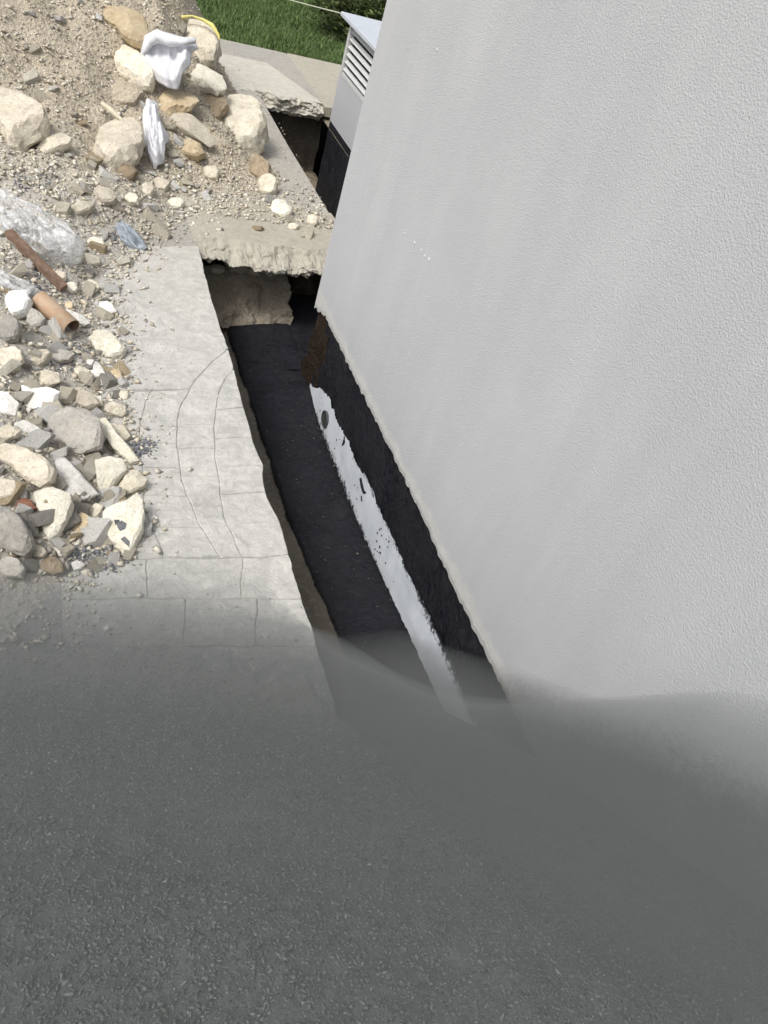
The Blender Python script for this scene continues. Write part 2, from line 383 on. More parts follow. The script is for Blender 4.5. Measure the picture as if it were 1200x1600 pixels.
tr = empty('trench', (1.4, 3, -0.7)); tag(tr, kind='structure')
tr.location = (0, 0, 0)
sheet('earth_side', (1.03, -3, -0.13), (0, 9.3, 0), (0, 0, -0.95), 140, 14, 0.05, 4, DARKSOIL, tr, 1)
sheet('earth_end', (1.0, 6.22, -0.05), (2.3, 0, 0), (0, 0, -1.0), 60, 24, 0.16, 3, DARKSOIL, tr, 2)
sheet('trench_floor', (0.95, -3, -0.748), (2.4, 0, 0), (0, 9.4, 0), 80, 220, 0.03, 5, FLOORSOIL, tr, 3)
sheet('earth_side', (2.36, 6.1, -0.13), (0, 3.55, 0), (0, 0, -1.0), 60, 16, 0.05, 4, DARKSOIL, tr, 5)
sheet('earth_end', (2.3, 9.62, -0.10), (1.0, 0, 0), (0, 0, -1.0), 30, 18, 0.05, 4, FLOORSOIL, tr, 6)
sheet('trench_floor', (2.3, 6.0, -0.88), (1.0, 0, 0), (0, 3.7, 0), 40, 90, 0.06, 4, m_soil('far_trench_soil', (0.20, 0.165, 0.12), (0.27, 0.225, 0.165), (0.33, 0.285, 0.22)), tr, 7)

# ------------------------------------------------------------------ pavement
pv = empty('pavement'); tag(pv, kind='structure')
base = [(-3, -3)]+[(x-0.012, y) for x, y in reversed(edge_pts)]
base = [(-3, -3), (edge_pts[-1][0]-0.012, -3)]+[(x-0.012, y) for x, y in reversed(edge_pts)]+[(1.1, 5.62), (2.30, 5.62), (2.385, 6.3), (2.385, 9.40), (3.18, 9.50), (3.18, 11.22), (-3, 11.22)]
prism('slab', base, -0.155, -0.0055, m_pavement('joint_concrete', True, (0.36, 0.355, 0.335), (0.42, 0.39, 0.33)), pv)
A1 = [(545, 357), (561, 336), (596, 303), (627, 286), (657, 277), (697, 276), (736, 281), (773, 292), (811, 307), (854, 334), (878, 349)]
A2 = [(575, 365), (595, 350), (618, 340), (657, 335), (692, 335), (736, 340), (776, 345), (820, 356), (872, 378)]
def col_x(c, y):
    if c == 0: return 95.0
    if c == 1: return edge_x(y) if y < 545 else lerp_tab(A1, y)
    if c == 2: return edge_x(y) if y < 575 else lerp_tab(A2, y)
    return edge_x(y)
def paver(ca, cb, y0, y1, skew0=0.0, skew1=0.0, fa=None, fb=None, m=PAVE):
    fa = fa or (lambda y: col_x(ca, y)); fb = fb or (lambda y: col_x(cb, y)); n = max(4, int((y1-y0)/7))
    L = [(fa(y0+(y1-y0)*i/n), y0+(y1-y0)*i/n) for i in range(n+1)]
    Rr = [(fb(y0+skew0+(y1+skew1-y0-skew0)*i/n), y0+skew0+(y1+skew1-y0-skew0)*i/n) for i in range(n+1)]
    poly = [gz(*p).xy for p in L]+[gz(*p).xy for p in reversed(Rr)]
    dense = []
    for q, p in enumerate(poly):
        nx_ = poly[(q+1) % len(poly)]; kk = max(1, int((nx_-p).length/0.03))
        dense += [p.lerp(nx_, w/kk) for w in range(kk)]
    poly = dense; out = []
    for p in poly:
        if not out or (p-out[-1]).length > 0.008: out.append(p)
    c = sum(out, Vector((0, 0)))/len(out); g = 0.0017; res = []
    for p in out:
        q = p+Vector((noise.noise(Vector((p.x*7, p.y*7, 1))), noise.noise(Vector((p.x*7, p.y*7, 5)))))*(0.006 if p.x > 1.0 else 0.012)+Vector((noise.noise(Vector((p.x*30, p.y*30, 2))), noise.noise(Vector((p.x*30, p.y*30, 6)))))*0.005
        dlt = c-q; res.append(q+Vector((math.copysign(min(g, abs(dlt.x)), dlt.x), math.copysign(min(g, abs(dlt.y)), dlt.y))))
    return prism('paving_stone', res, -0.05, random.uniform(-0.0015, 0.0015), m, pv, 0.004)
rowsA = [612, 687, 724, 768, 817, 872]
paver(0, 1, 384, 612, 0, -6)
A0 = lambda y: lerp_tab(A1, y)-(58 if y < 730 else 58+0.22*(y-730))
for a, b in zip(rowsA, rowsA[1:]):
    paver(0, 1, a, b, 0, 0, None, A0)
    paver(0, 1, a+(5 if a > 612 else 0), b+(5 if b < 870 else 0), -6 if a == 612 else 1, 1 if b < 870 else -5, A0, None)
rowsB = [546, 620, 662, 700, 743, 790, 872]
for a, b in zip(rowsB, rowsB[1:]): paver(1, 2, a, b, 0, 0)
rowsC = [578, 640, 686, 730, 772, 818, 872]
for k, (a, b) in enumerate(zip(rowsC, rowsC[1:])): paver(2, 3, a, b, 0 if k == 0 else -4, -4 if b < 870 else -6)
low = [872, 935, 1010, 1100]
for k, (a, b) in enumerate(zip(low, low[1:])):
    xm = (230, 290, 250)[k]; xm2 = (378, 400, 360)[k]
    paver(0, 3, a, b, 0, 0, None, lambda y: xm)
    paver(0, 3, a, b, 0, 0, lambda y: xm, lambda y: xm2)
    paver(0, 3, a, b, 0 if k else -6, 0, lambda y: xm2, None)
# the slab left standing across the end of the trench: broken front face
def broken_slab(name, y_front, x0, x1, y_back, thick, amp, m, skew=0.0, seed=0.0, topz=0.004, xr_back=None, bev=0.06):
    n = 180; vs, fs = [], []
    xr_back = xr_back if xr_back is not None else x1
    for i in range(n+1):
        t = i/n; x = x0+(x1-x0)*t; xb = x0+(xr_back-x0)*t
        e = fbm(x+seed, 0, 0, 3.2); e2 = fbm(x+seed, 5, 0, 13)
        yf = y_front+skew*t+0.05*e+0.007*e2
        tk = thick*(1+amp*(0.9*fbm(x+seed, 9, 0, 2.3)+0.10*e2))
        prof = [(y_back, topz), (yf+bev+0.04*e, topz), (yf+bev*0.55+0.02*e, topz-0.3*bev), (yf+0.02, topz-tk*0.45-0.1*bev), (yf+0.01, topz-tk*0.75), (yf+0.07, topz-tk), (y_back, topz-tk*0.8)]
        fine = [prof[0]]
        for (ya, za), (yb, zb) in zip(prof[1:5], prof[2:6]): fine += [(ya+(yb-ya)*w/4, za+(zb-za)*w/4) for w in range(4)]
        fine += [prof[5], prof[6]]
        for q, (y, z) in enumerate(fine):
            inside = 0 < q < len(fine)-1; w = min(1.0, (q-1)/4.0) if inside else 0.0
            vs.append((xb if not inside else x, y+w*(0.05*fbm(x, z*3, seed, 4)+0.030*fbm(x*1.2, z*3, seed+3, 11)), z+w*(0.022*fbm(x, y, seed+7, 8)+0.012*fbm(x, y, seed+9, 24))))
    k = len(fine)
    for i in range(n):
        for q in range(k):
            a = i*k+q; b = i*k+(q+1) % k; fs.append((a, a+k, b+k, b))
    fs.append(tuple(range(k))); fs.append(tuple(n*k+q for q in reversed(range(k))))
    return mesh_obj(name, vs, fs, m, pv)
broken_slab('broken_slab_edge', 5.40, 1.10, 2.50, 6.36, 0.145, 0.75, DUSTY, 0.02, 0.4, xr_back=2.42, bev=0.20)
prism('concrete_strip', [(1.2, 6.355), (2.41, 6.355), (2.40, 7.0), (2.385, 7.8), (2.38, 9.29), (1.2, 9.29)], -0.14, 0.003, m_pavement('rim_concrete', False, (0.44, 0.43, 0.40), (0.42, 0.39, 0.33)), pv, 0.008)
broken_slab('far_slab', 9.32, 1.0, 3.17, 10.55, 0.19, 0.16, CREAM, 0.0, 3.1, topz=0.010, xr_back=2.75)
prism('far_slab_piece', [(1.0, 10.57), (2.74, 10.57), (2.86, 10.2), (2.98, 9.95), (3.08, 9.7), (3.17, 9.55), (3.17, 11.3), (1.0, 11.3)], -0.12, -0.016, DUSTY, pv, 0.006)
prism('far_slab_piece', [(3.185, 9.35), (6, 9.35), (6, 11.3), (3.185, 11.3)], -0.12, -0.010, DUSTY, pv, 0.006)

# lawn beyond the far slab
lw = sheet('lawn', (-40, 11.32, -0.05), (80, 0, 0), (0, 60, 0), 60, 60, 0.03, 0.8, LAWNSOIL, None, 4)
tag(lw, kind='structure')
gvs, gfs = [], []
def blade(x, y, z, hgt, w):
    a = random.uniform(0, 6.283); lx, ly = random.gauss(0, 0.35)*hgt, random.gauss(0, 0.35)*hgt
    dx, dy = math.cos(a)*w, math.sin(a)*w; k = len(gvs)
    gvs.extend([(x-dx, y-dy, z), (x+dx, y+dy, z), (x+lx*0.4+dx*0.7, y+ly*0.4+dy*0.7, z+hgt*0.6), (x+lx*0.4-dx*0.7, y+ly*0.4-dy*0.7, z+hgt*0.6), (x+lx, y+ly, z+hgt)])
    gfs.extend([(k, k+1, k+2, k+3), (k+3, k+2, k+4)])
for i in range(70000):
    x = random.uniform(0.8, 6.6); y = 11.30+(random.random()**1.1)*5.2
    pn = fbm(x, y, 0, 1.1)
    blade(x, y, -0.05, random.uniform(0.05, 0.10)*(1+0.35*pn), random.uniform(0.004, 0.008))
for i in range(20000): blade(random.uniform(-8, 14), 11.35+random.random()*12, -0.05, random.uniform(0.05, 0.12), 0.012)
tag(mesh_obj('grass', gvs, gfs, GRASS), 'short green grass growing on the lawn', 'grass', kind='stuff')

# ------------------------------------------------------------------ house
hs_ = empty('house', (1.89, 4.86, 0)); tag(hs_, 'light grey roughcast plastered house wall rising above the open trench', 'house')
def jitter(o, a, sc_):
    for v in o.data.vertices:
        c = v.co; n = fbm(c.x, c.y, c.z, sc_); m_ = fbm(c.x+9, c.y, c.z, sc_); v.co = (c.x+a[0]*n, c.y+a[1]*m_, c.z+a[2]*n)
    return o
def hpart(o):
    o.parent = hs_; o.matrix_parent_inverse = Matrix.Translation((-1.89, -4.86, 0)); return o
# plaster face, jagged along its cut bottom edge; 2.5 cm coat over the foundation
def bottom_z(y):      # chipped, uneven cut edge
    far = sstep(4.2, 4.8, y)
    return 0.022*fbm(y, 0.3, 0, 2.0)+0.016*fbm(y, 2, 0, 17)+0.008*fbm(y, 6, 0, 45)+far*0.02*fbm(y, 4, 0, 20)-0.012-0.05*sstep(4.6, 4.86, y)
vs, fs = [], []; ny = 420; zz = [0, 0.035, 0.15, 0.6, 2.5, 5.8]
for i in range(ny+1):
    y = -6+(Y_COR+6)*i/ny; b = bottom_z(y)
    vs.append((X_WALL+0.03, y, b+0.002))
    for q, z in enumerate(zz): vs.append((X_WALL+(0.006 if q == 0 else 0), y, b+z if q < 2 else z))
k = len(zz)+1
for i in range(ny):
    for q in range(k-1): a = i*k+q; fs.append((a, a+1, a+k+1, a+k))
# return face along the far side of the house
for i in range(41):
    x = X_WALL+9*i/40; b = bottom_z(Y_COR)+0.02*fbm(x, 0, 0, 9)*(i > 0)
    for q, z in enumerate(zz): vs.append((x, Y_COR, b+z if q < 2 else z))
o0 = (ny+1)*k; k2 = len(zz)
for i in range(40):
    for q in range(k2-1): a = o0+i*k2+q; fs.append((a, a+k2, a+k2+1, a+1))
hpart(mesh_obj('plaster_wall', vs, fs, PLASTER))
hpart(box('roof', 1.6, 11, -6.2, 5.15, 5.8, 6.05, BOXPLASTER))
# foundation: black coat on the face, brown bare block at the corner, ledge below
fd = hpart(sheet('foundation_face', (X_FND, 4.60, 0.12), (0, -10.6, 0), (0, 0, -0.95), 300, 24, 0.012, 6, BITUMEN, None, 11))
hpart(sheet('foundation_face', (10.9, 4.82, 0.12), (-8.98, 0, 0), (0, 0, -0.95), 60, 14, 0.015, 6, DARKSOIL, None, 12))
def blob(name, c, r, m, amp, s, parent=None, seed=0.0, sub=4, flat=False):
    bm = bmesh.new(); bmesh.ops.create_icosphere(bm, subdivisions=sub, radius=1.0)
    for v in bm.verts:
        d = v.co.normalized(); q = 1+amp*fbm(d.x+seed, d.y, d.z, s)
        v.co = Vector((c[0]+d.x*r[0]*q, c[1]+d.y*r[1]*q, c[2]+d.z*r[2]*q))
    return bm_obj(name, bm, m, parent, not flat)
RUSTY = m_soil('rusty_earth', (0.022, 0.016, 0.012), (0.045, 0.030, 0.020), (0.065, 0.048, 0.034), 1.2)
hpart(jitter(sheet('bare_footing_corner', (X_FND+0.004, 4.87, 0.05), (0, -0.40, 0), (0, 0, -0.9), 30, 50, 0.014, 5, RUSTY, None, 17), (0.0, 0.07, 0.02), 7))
hpart(sheet('cavity_floor', (1.80, 4.88, -0.66), (1.2, 0, 0), (0, 1.5, 0), 24, 30, 0.03, 5, BITUMEN, None, 18))  # black coat colour stands in for the shade inside the cavity
ZF = [(1.5, -0.59), (2.2, -0.635), (3.0, -0.70), (3.7, -0.735), (4.3, -0.70), (4.6, -0.62), (4.75, -0.66)]
ZT = [(1.5, -0.30), (2.0, -0.325), (3.25, -0.395), (4.2, -0.43), (4.6, -0.46)]
# ledge (footing top): wavy outer edge, black
vs, fs = [], []; ny = 700
for i in range(ny+1):
    y = -3+(5.50+3)*i/ny
    xl = lerp_tab([(1.9, 1.555), (2.4, 1.52), (2.9, 1.482), (3.6, 1.462), (5.0, 1.445)], y)+0.014*fbm(y, 1, 0, 1.6)+0.008*fbm(y, 3, 0, 9)+0.006*fbm(y, 8, 0, 38)
    rise = 0.03*sstep(5.15, 5.5, y)
    for x, z in ((xl-0.004, -0.80), (xl, Z_LEDGE-0.03), (xl+0.012, Z_LEDGE-0.022), (1.70, (Z_LEDGE-0.01+lerp_tab(ZF, y))/2), (1.94, lerp_tab(ZF, y))):
        vs.append((x, y+0.045*fbm(x*3, y*0.1, 0, 3)*(i == ny), z+rise+0.006*fbm(x, y, 2, 9)))
for i in range(ny):
    for q in range(4): a = i*5+q; fs.append((a, a+1, a+6, a+5))
hpart(mesh_obj('footing_ledge', vs, fs, BITUMEN, None, True))
hpart(jitter(sheet('bare_footing', (1.27, 5.50, Z_LEDGE-0.01), (0.70, 0.05, 0), (-0.02, 0.30, 0.36), 40, 40, 0.05, 6, m_soil('bare_concrete', (0.30, 0.265, 0.205), (0.38, 0.335, 0.265), (0.47, 0.42, 0.34), bumpd=0.02), None, 21), (0.06, 0.03, 0.03), 6))
for bi, (bx_, by_, bz_, br_) in enumerate(((1.36, 5.78, -0.33, 0.05), (1.52, 5.80, -0.31, 0.07), (1.66, 5.79, -0.32, 0.05))):
    hpart(blob('embedded_stone', (bx_, by_, bz_), (br_*1.3, br_, br_*0.7), BUFF, 0.4, 2.0, None, bi, 2, True))
# the stripe of white primer that the black coat leaves bare, ragged on both sides
vs, fs = [], []; ny = 320
for i in range(ny+1):
    y = 0.2+(4.60-0.2)*i/ny; tip = sstep(4.60, 4.35, y)
    zb = lerp_tab(ZF, y)+0.012+0.012*fbm(y, 1, 0, 25); zt = lerp_tab(ZT, y)+0.03*fbm(y, 11, 0, 1.7)+0.03*fbm(y, 5, 0, 3)+0.020*fbm(y, 5, 0, 14)+0.012*fbm(y, 2, 0, 45)
    zt = zb+(zt-zb)*(0.25+0.75*tip)
    for t in (0, 0.33, 0.66, 1.0): vs.append((X_FND-0.016+0.004*fbm(y, t, 0, 5), y, zb+(zt-zb)*t))
for i in range(ny):
    for q in range(3): a = i*4+q; fs.append((a, a+1, a+5, a+4))
hpart(mesh_obj('white_primer_stripe', vs, fs, PRIMER))
# dark smears and drips on the stripe
def smear(pts, w):
    bm = bmesh.new(); tube_bm(bm, [(X_FND-0.019, y, z) for y, z in pts], w, 6); hpart(bm_obj('bitumen_drip', bm, BITUMEN))
smear([(3.78, -0.42), (3.76, -0.45), (3.77, -0.49)], [0.006, 0.011, 0.005])
smear([(3.38, -0.44), (3.33, -0.46), (3.28, -0.47), (3.26, -0.45)], [0.010, 0.013, 0.011, 0.005])
smear([(3.30, -0.52), (3.27, -0.54)], 0.005)
for i in range(26):
    y = random.choice((random.uniform(2.75, 3.0), random.uniform(2.2, 4.4))); z = random.uniform(-0.63, -0.40)
    hpart(blob('bitumen_spot', (X_FND-0.018, y, z), (0.003, random.uniform(0.003, 0.009), random.uniform(0.003, 0.011)), BITUMEN, 0.4, 2, None, i, 1))
FLECK = m_simple('paint_fleck', (0.54, 0.55, 0.56), (0.64, 0.65, 0.66), 40, 0.85)
# white flecks of paint on the plaster
for px, py, r in ((632, 365, 0.008), (648, 380, 0.011), (658, 391, 0.010), (664, 400, 0.009), (670, 405, 0.012), (683, 78, 0.010)):
    v = ray(px, py); t = X_WALL/v[0]
    hpart(blob('paint_fleck', (X_WALL-0.001, v[1]*t, v[2]*t+CAM_H), (0.0015, r*0.9, r*0.9), FLECK, 0.5, 2, None, px, 2))

# drain pipe stub that comes through the primer stripe
ds = empty('drain_pipe_stub', (X_FND+0.018, 4.15, -0.565)); tag(ds, 'short round dark grey pipe stub sticking out of the white stripe in the trench', 'pipe')
bm = bmesh.new(); n = 24
rg = [[bm.verts.new((x, math.cos(a*2*math.pi/n)*r, math.sin(a*2*math.pi/n)*r)) for a in range(n)] for x, r in ((0.05, 0.062), (-0.05, 0.062), (-0.05, 0.054), (0.04, 0.054))]
for a, b in zip(rg, rg[1:]):
    for i in range(n): bm.faces.new((a[i], a[(i+1) % n], b[(i+1) % n], b[i]))
bm_obj('pipe_wall', bm, DARKPVC, ds)
bm = bmesh.new(); bmesh.ops.create_circle(bm, cap_ends=True, segments=24, radius=0.056, matrix=Matrix.Translation((-0.044, 0, 0))@Matrix.Rotation(math.pi/2, 4, 'Y'))
bm_obj('plug', bm, m_simple('pipe_plug', (0.03, 0.035, 0.034), (0.06, 0.066, 0.062), 30, 0.7), ds)

# ------------------------------------------------------------------ louvred vent housing beyond the corner
vh = empty('vent_housing', (3.2, 8.3, 0)); tag(vh, 'small grey plastered housing with pale louvres and flat roof beyond the house corner', 'vent housing')
def vpart(o):
    o.parent = vh; o.matrix_parent_inverse = Matrix.Translation((-3.2, -8.3, 0)); return o
XB, YB0, YB1 = 3.20, 7.30, 9.12
bm = bmesh.new()
ZL0, ZL1 = 0.46, 0.88
bm_box(bm, XB, 4.4, YB0, YB1, -0.075, ZL0)
bm_box(bm, XB, 4.4, YB1-0.045, YB1, ZL0, 0.935); bm_box(bm, XB, 4.4, YB0, YB0+0.7, ZL0, 0.935)
bm_box(bm, XB+0.10, 4.395, YB0+0.7, YB1-0.045, ZL0, 0.935)
vpart(bm_obj('housing_wall', bm, BOXPLASTER))
vpart(sheet('black_base', (XB+0.006, YB0, -0.05), (0, YB1-YB0-0.004, 0), (0, 0, -0.95), 40, 20, 0.004, 5, BITUMEN, None, 31))
vpart(box('black_base', XB+0.02, 4.38, YB0+0.01, YB1-0.012, -1.0, -0.078, BITUMEN))
vpart(box('louvre_frame', XB-0.006, XB+0.05, YB1-0.075, YB1-0.03, ZL0, 0.93, LOUVRE))
vpart(box('louvre_frame', XB-0.006, XB+0.05, YB0+0.66, YB1-0.08, ZL0-0.03, ZL0+0.004, LOUVRE))
vpart(box('louvre_back', XB+0.06, XB+0.095, YB0+0.69, YB1-0.04, ZL0, 0.93, VOID_SHADE))  # plate painted near-black for the shade between slats
for i in range(6):
    z = ZL0+0.045+i*0.074
    bm = bmesh.new()
    y0, y1 = YB0+0.67, YB1-0.077
    pr = [(XB-0.004, z-0.010), (XB+0.003, z-0.014), (XB+0.040, z+0.012), (XB+0.034, z+0.018)]
    a = [bm.verts.new((x, y0, zc)) for x, zc in pr]; b = [bm.verts.new((x, y1, zc)) for x, zc in pr]
    for q in range(4): bm.faces.new((a[q], a[(q+1) % 4], b[(q+1) % 4], b[q]))
    bm.faces.new(a[::-1]); bm.faces.new(b)
    vpart(bm_obj('louvre_slat', bm, LOUVRE))
vpart(box('roof', XB-0.075, 4.5, YB0-0.08, YB1+0.16, 0.945, 0.985, ROOFSHEET, None, 0.006))

# ------------------------------------------------------------------ string from the housing roof across the lawn, its stake, the shrub
st_a = Vector((XB-0.07, YB1+0.155, 0.965)); st_b = Vector((1.75, 11.4, 1.05))
v = ray(440, -8); t = 11.6/v[1]; st_b = Vector((v[0]*t, 11.6, CAM_H+v[2]*t))
st_b = st_a+(st_b-st_a)*2.6
bm = bmesh.new(); tube_bm(bm, [st_a.lerp(st_b, i/20)-Vector((0, 0, 0.10*math.sin(math.pi*i/20)*0.3)) for i in range(21)], 0.0055, 6)
tag(bm_obj('string_line', bm, STRING), 'pale string stretched from the louvred housing across the lawn', 'string')
sk = bmesh.new(); tube_bm(sk, [(st_b.x, st_b.y, -0.1), (st_b.x, st_b.y, st_b.z+0.05)], 0.015, 8)
tag(bm_obj('garden_stake', sk, WOOD), 'thin wooden stake in the lawn holding the end of the string', 'stake')

def shrub(loc, rx, rz, nleaf, label):
    t = empty('shrub', loc); tag(t, label, 'shrub', 'shrubs at the lawn edge')
    bm = bmesh.new()
    for i in range(7):
        a = random.uniform(0, 6.28); e = Vector((math.cos(a)*rx*0.6, math.sin(a)*rx*0.6, rz*random.uniform(0.8, 1.5)))
        tube_bm(bm, [Vector((0, 0, 0)), e*0.5+Vector((0, 0, 0.1)), e], [0.02, 0.012, 0.004], 6)
    bm_obj('stem', bm, BARK, t)
    vs, fs = [], []
    for i in range(nleaf):
        d = Vector((random.gauss(0, 1), random.gauss(0, 1), random.gauss(0, 1))).normalized()
        r = random.random()**0.4*(1+0.35*fbm(d.x+loc[0], d.y, d.z, 2.2)); p = Vector((d.x*rx*r, d.y*rx*r, rz+d.z*rz*r))
        if p.z < 0.03: continue
        L = random.uniform(0.025, 0.05); u = Vector((random.gauss(0, 1), random.gauss(0, 1), random.gauss(0, .6))).normalized()
        w = u.cross(Vector((random.gauss(0, 1), random.gauss(0, 1), random.gauss(0, 1)))).normalized()*L*0.38; k = len(vs)
        vs += [p-u*L, p+w, p+u*L, p-w]; fs.append((k, k+1, k+2, k+3))
    mesh_obj('crown', vs, fs, LEAF, t)
shrub((4.55, 12.9, -0.05), 0.75, 0.62, 9000, 'dark green shrub with yellowish leaf tips right behind the louvred housing')
shrub((6.1, 13.3, -0.05), 0.9, 0.75, 9000, 'dark green shrub hidden mostly behind the house corner')

# ------------------------------------------------------------------ soil and rubble heap
RB_PX = [(330, 300), (360, 262), (400, 226), (440, 190), (480, 186), (520, 203), (560, 196), (620, 198), (680, 222), (720, 224), (780, 226), (830, 226), (870, 212), (900, 150), (960, 110)]
RB = sorted([(gz(x, y).y, gz(x, y).x) for y, x in RB_PX])
def H(x, y):
    # long soil mound in the back, lower spread of rubble along the pavement
    toe = 6.35-0.45*sstep(0.6, -0.8, x)
    up_ = sstep(toe-0.2, toe+3.0, y)*(1-sstep(9.4, 11.3, y))
    fl = 1-sstep(1.0, 2.18 if y > 7.2 else 2.30, x+0.10*fbm(x, y, 0, 0.9))
    hgt = 1.22*up_*fl+0.10*up_*(1-sstep(1.7, 2.15, x))
    xe = lerp_tab(RB, y)
    lowr = 0.20*sstep(xe+0.04, xe-0.75, x)*sstep(1.75, 2.35, y) if y < 6.6 else 0.20*sstep(1.4, 0.2, x)
    b = hgt+lowr
    thin = 0.02*sstep(6.0, 6.5, y)*(1-sstep(1.9, 2.2, x) if y > 7.0 else 1-sstep(2.1, 2.4, x))
    b += (0.075*fbm(x, y, 0.5, 2.2)+0.035*fbm(x, y, 1.5, 8))*sstep(0.02, 0.2, b)
    return b+thin-0.03
def hit(px, py):
    v = ray(px, py); t = 1.5
    while t < 20:
        p = v*t; z = CAM_H+p[2]
        if z <= max(0.0, H(p[0], p[1])): break
        t += 0.01
    return Vector((p[0], p[1], z)), t
vs, fs = [], []; nx, nyy = 150, 260; x0, x1, y0, y1 = -2.9, 2.5, 1.5, 11.2
for j in range(nyy+1):
    for i in range(nx+1):
        x = x0+(x1-x0)*i/nx; y = y0+(y1-y0)*j/nyy
        h = H(x, y); h += 0.012*fbm(x, y, 3, 30, 2)*(h > 0); vs.append((x, y, max(h, -0.06)))
for j in range(nyy):
    for i in range(nx):
        a = j*(nx+1)+i; f = (a, a+1, a+nx+2, a+nx+1)
        mx, my = vs[a][0]+0.02, vs[a][1]+0.02
        if max(vs[q][2] for q in f) > -0.012 and not (mx > 1.0 and my < 5.5) and not (mx > 2.36): fs.append(f)
tag(mesh_obj('soil_heap', vs, fs, SOIL, None, True), 'sloping heap of dry beige soil under the boulders and rubble', 'soil heap')

VIEW = Vector(-fwd)
def rock(name, outline, m, label, cat='stone', hgt=0.6, depth=0.7, tilt=0.6, seed=None, group=None, facet=0.95, lift=0.0, sub=1, blocky=None):
    """irregular stone whose rim passes through the given photograph outline, with its own depth above and below the rim"""
    seed = seed if seed is not None else (outline[0][0]*0.37+outline[0][1]*0.11) % 50
    cx = sum(p[0] for p in outline)/len(outline); cy = sum(p[1] for p in outline)/len(outline)
    ylow = max(p[1] for p in outline)
    P, t = hit(cx, cy+(ylow-cy)*0.45)
    ext = max(max(p[0] for p in outline)-min(p[0] for p in outline), ylow-min(p[1] for p in outline))*t/F
    nrm = (VIEW*tilt+Vector((0, 0, 1))*(1-tilt)).normalized()
    O = P+nrm*(lift*0.6+0.05*ext)
    # densify outline
    pts = []
    for i in range(len(outline)):
        a, b = Vector(outline[i]), Vector(outline[(i+1) % len(outline)]); k = max(1, int((b-a).length/(max(6, ext*F/t/9))))
        for q in range(k): pts.append(a.lerp(b, q/k))
    W = []
    for p in pts:
        r = Vector(ray(p.x, p.y)); s = (O-Vector((0, 0, CAM_H))).dot(nrm)/r.dot(nrm); W.append(Vector((0, 0, CAM_H))+r*s)
    c = sum(W, Vector())/len(W); mr = sum((w-c).length for w in W)/len(W)
    nO = len(W); bm = bmesh.new(); rings = []
    blocky = (cat != 'boulder') if blocky is None else blocky
    prof = ((0.55, -depth*mr), (0.95, -0.45*depth*mr), (1.0, 0.0), (0.96, 0.62*hgt*mr), (0.80, 0.96*hgt*mr)) if blocky else ((0.55, -depth*mr), (0.93, -0.45*depth*mr), (1.0, 0.0), (0.90, 0.42*hgt*mr), (0.58, 0.85*hgt*mr))
    for sc_, dz in prof:
        ring = []
        for i, w in enumerate(W):
            d = w-c; q = c+d*sc_+nrm*dz
            if sc_ != 1.0: q += nrm*(0.30*hgt*mr*noise.noise(Vector((i*0.55+seed, sc_*3, seed))))+d*(0.10*noise.noise(Vector((i*0.4, seed, sc_*5))))
            ring.append(bm.verts.new(q-c))
        rings.append(ring)
    for a, b in zip(rings, rings[1:]):
        for i in range(nO): bm.faces.new((a[i], a[(i+1) % nO], b[(i+1) % nO], b[i]))
    bt = bm.verts.new(nrm*(-depth*mr)); tp = bm.verts.new(nrm*(hgt*mr*(0.92+0.15*noise.noise(Vector((seed, 1, 2))))))
    for i in range(nO):
        bm.faces.new((rings[0][(i+1) % nO], rings[0][i], bt)); bm.faces.new((rings[-1][i], rings[-1][(i+1) % nO], tp))
    bmesh.ops.triangulate(bm, faces=bm.faces[:])
    if sub: bmesh.ops.subdivide_edges(bm, edges=bm.edges[:], cuts=sub, use_grid_fill=True)
    for v in bm.verts:
        d = v.co.normalized() if v.co.length > 0 else nrm; q = v.co/mr
        v.co += d*mr*((0.05 if blocky else 0.10)*fbm(q.x+seed, q.y, q.z, 1.8, 3)+0.035*fbm(q.x+seed, q.y, q.z, 6, 3))
        # chip flat facets
        for kk in range(8):
            fdv = Vector((noise.noise(Vector((seed, kk, 1))), noise.noise(Vector((seed, kk, 2))), 0.3+abs(noise.noise(Vector((seed, kk, 3)))))).normalized()
            fdv = (fdv+nrm).normalized(); ov = v.co.dot(fdv)-hgt*mr*(0.60+0.35*(kk/8))-(0.22*mr if blocky else 0.0)
            if ov > 0: v.co -= fdv*ov*facet
    o = bm_obj(name, bm, m); o.location = c
    tag(o, label, cat, group); return o
def ell(cx, cy, rx, ry, rot=0, n=7, j=0.24, seed=0):
    r = random.Random(int(cx*13+cy*7+seed)); c, s = math.cos(math.radians(rot)), math.sin(math.radians(rot)); out = []
    for i in range(n):
        a = 2*math.pi*(i+r.uniform(-.25, .25))/n; k = 1+r.uniform(-j, j*0.6); x, y = math.cos(a)*rx*k, math.sin(a)*ry*k
        out.append((cx+x*c-y*s, cy+x*s+y*c))
    return out

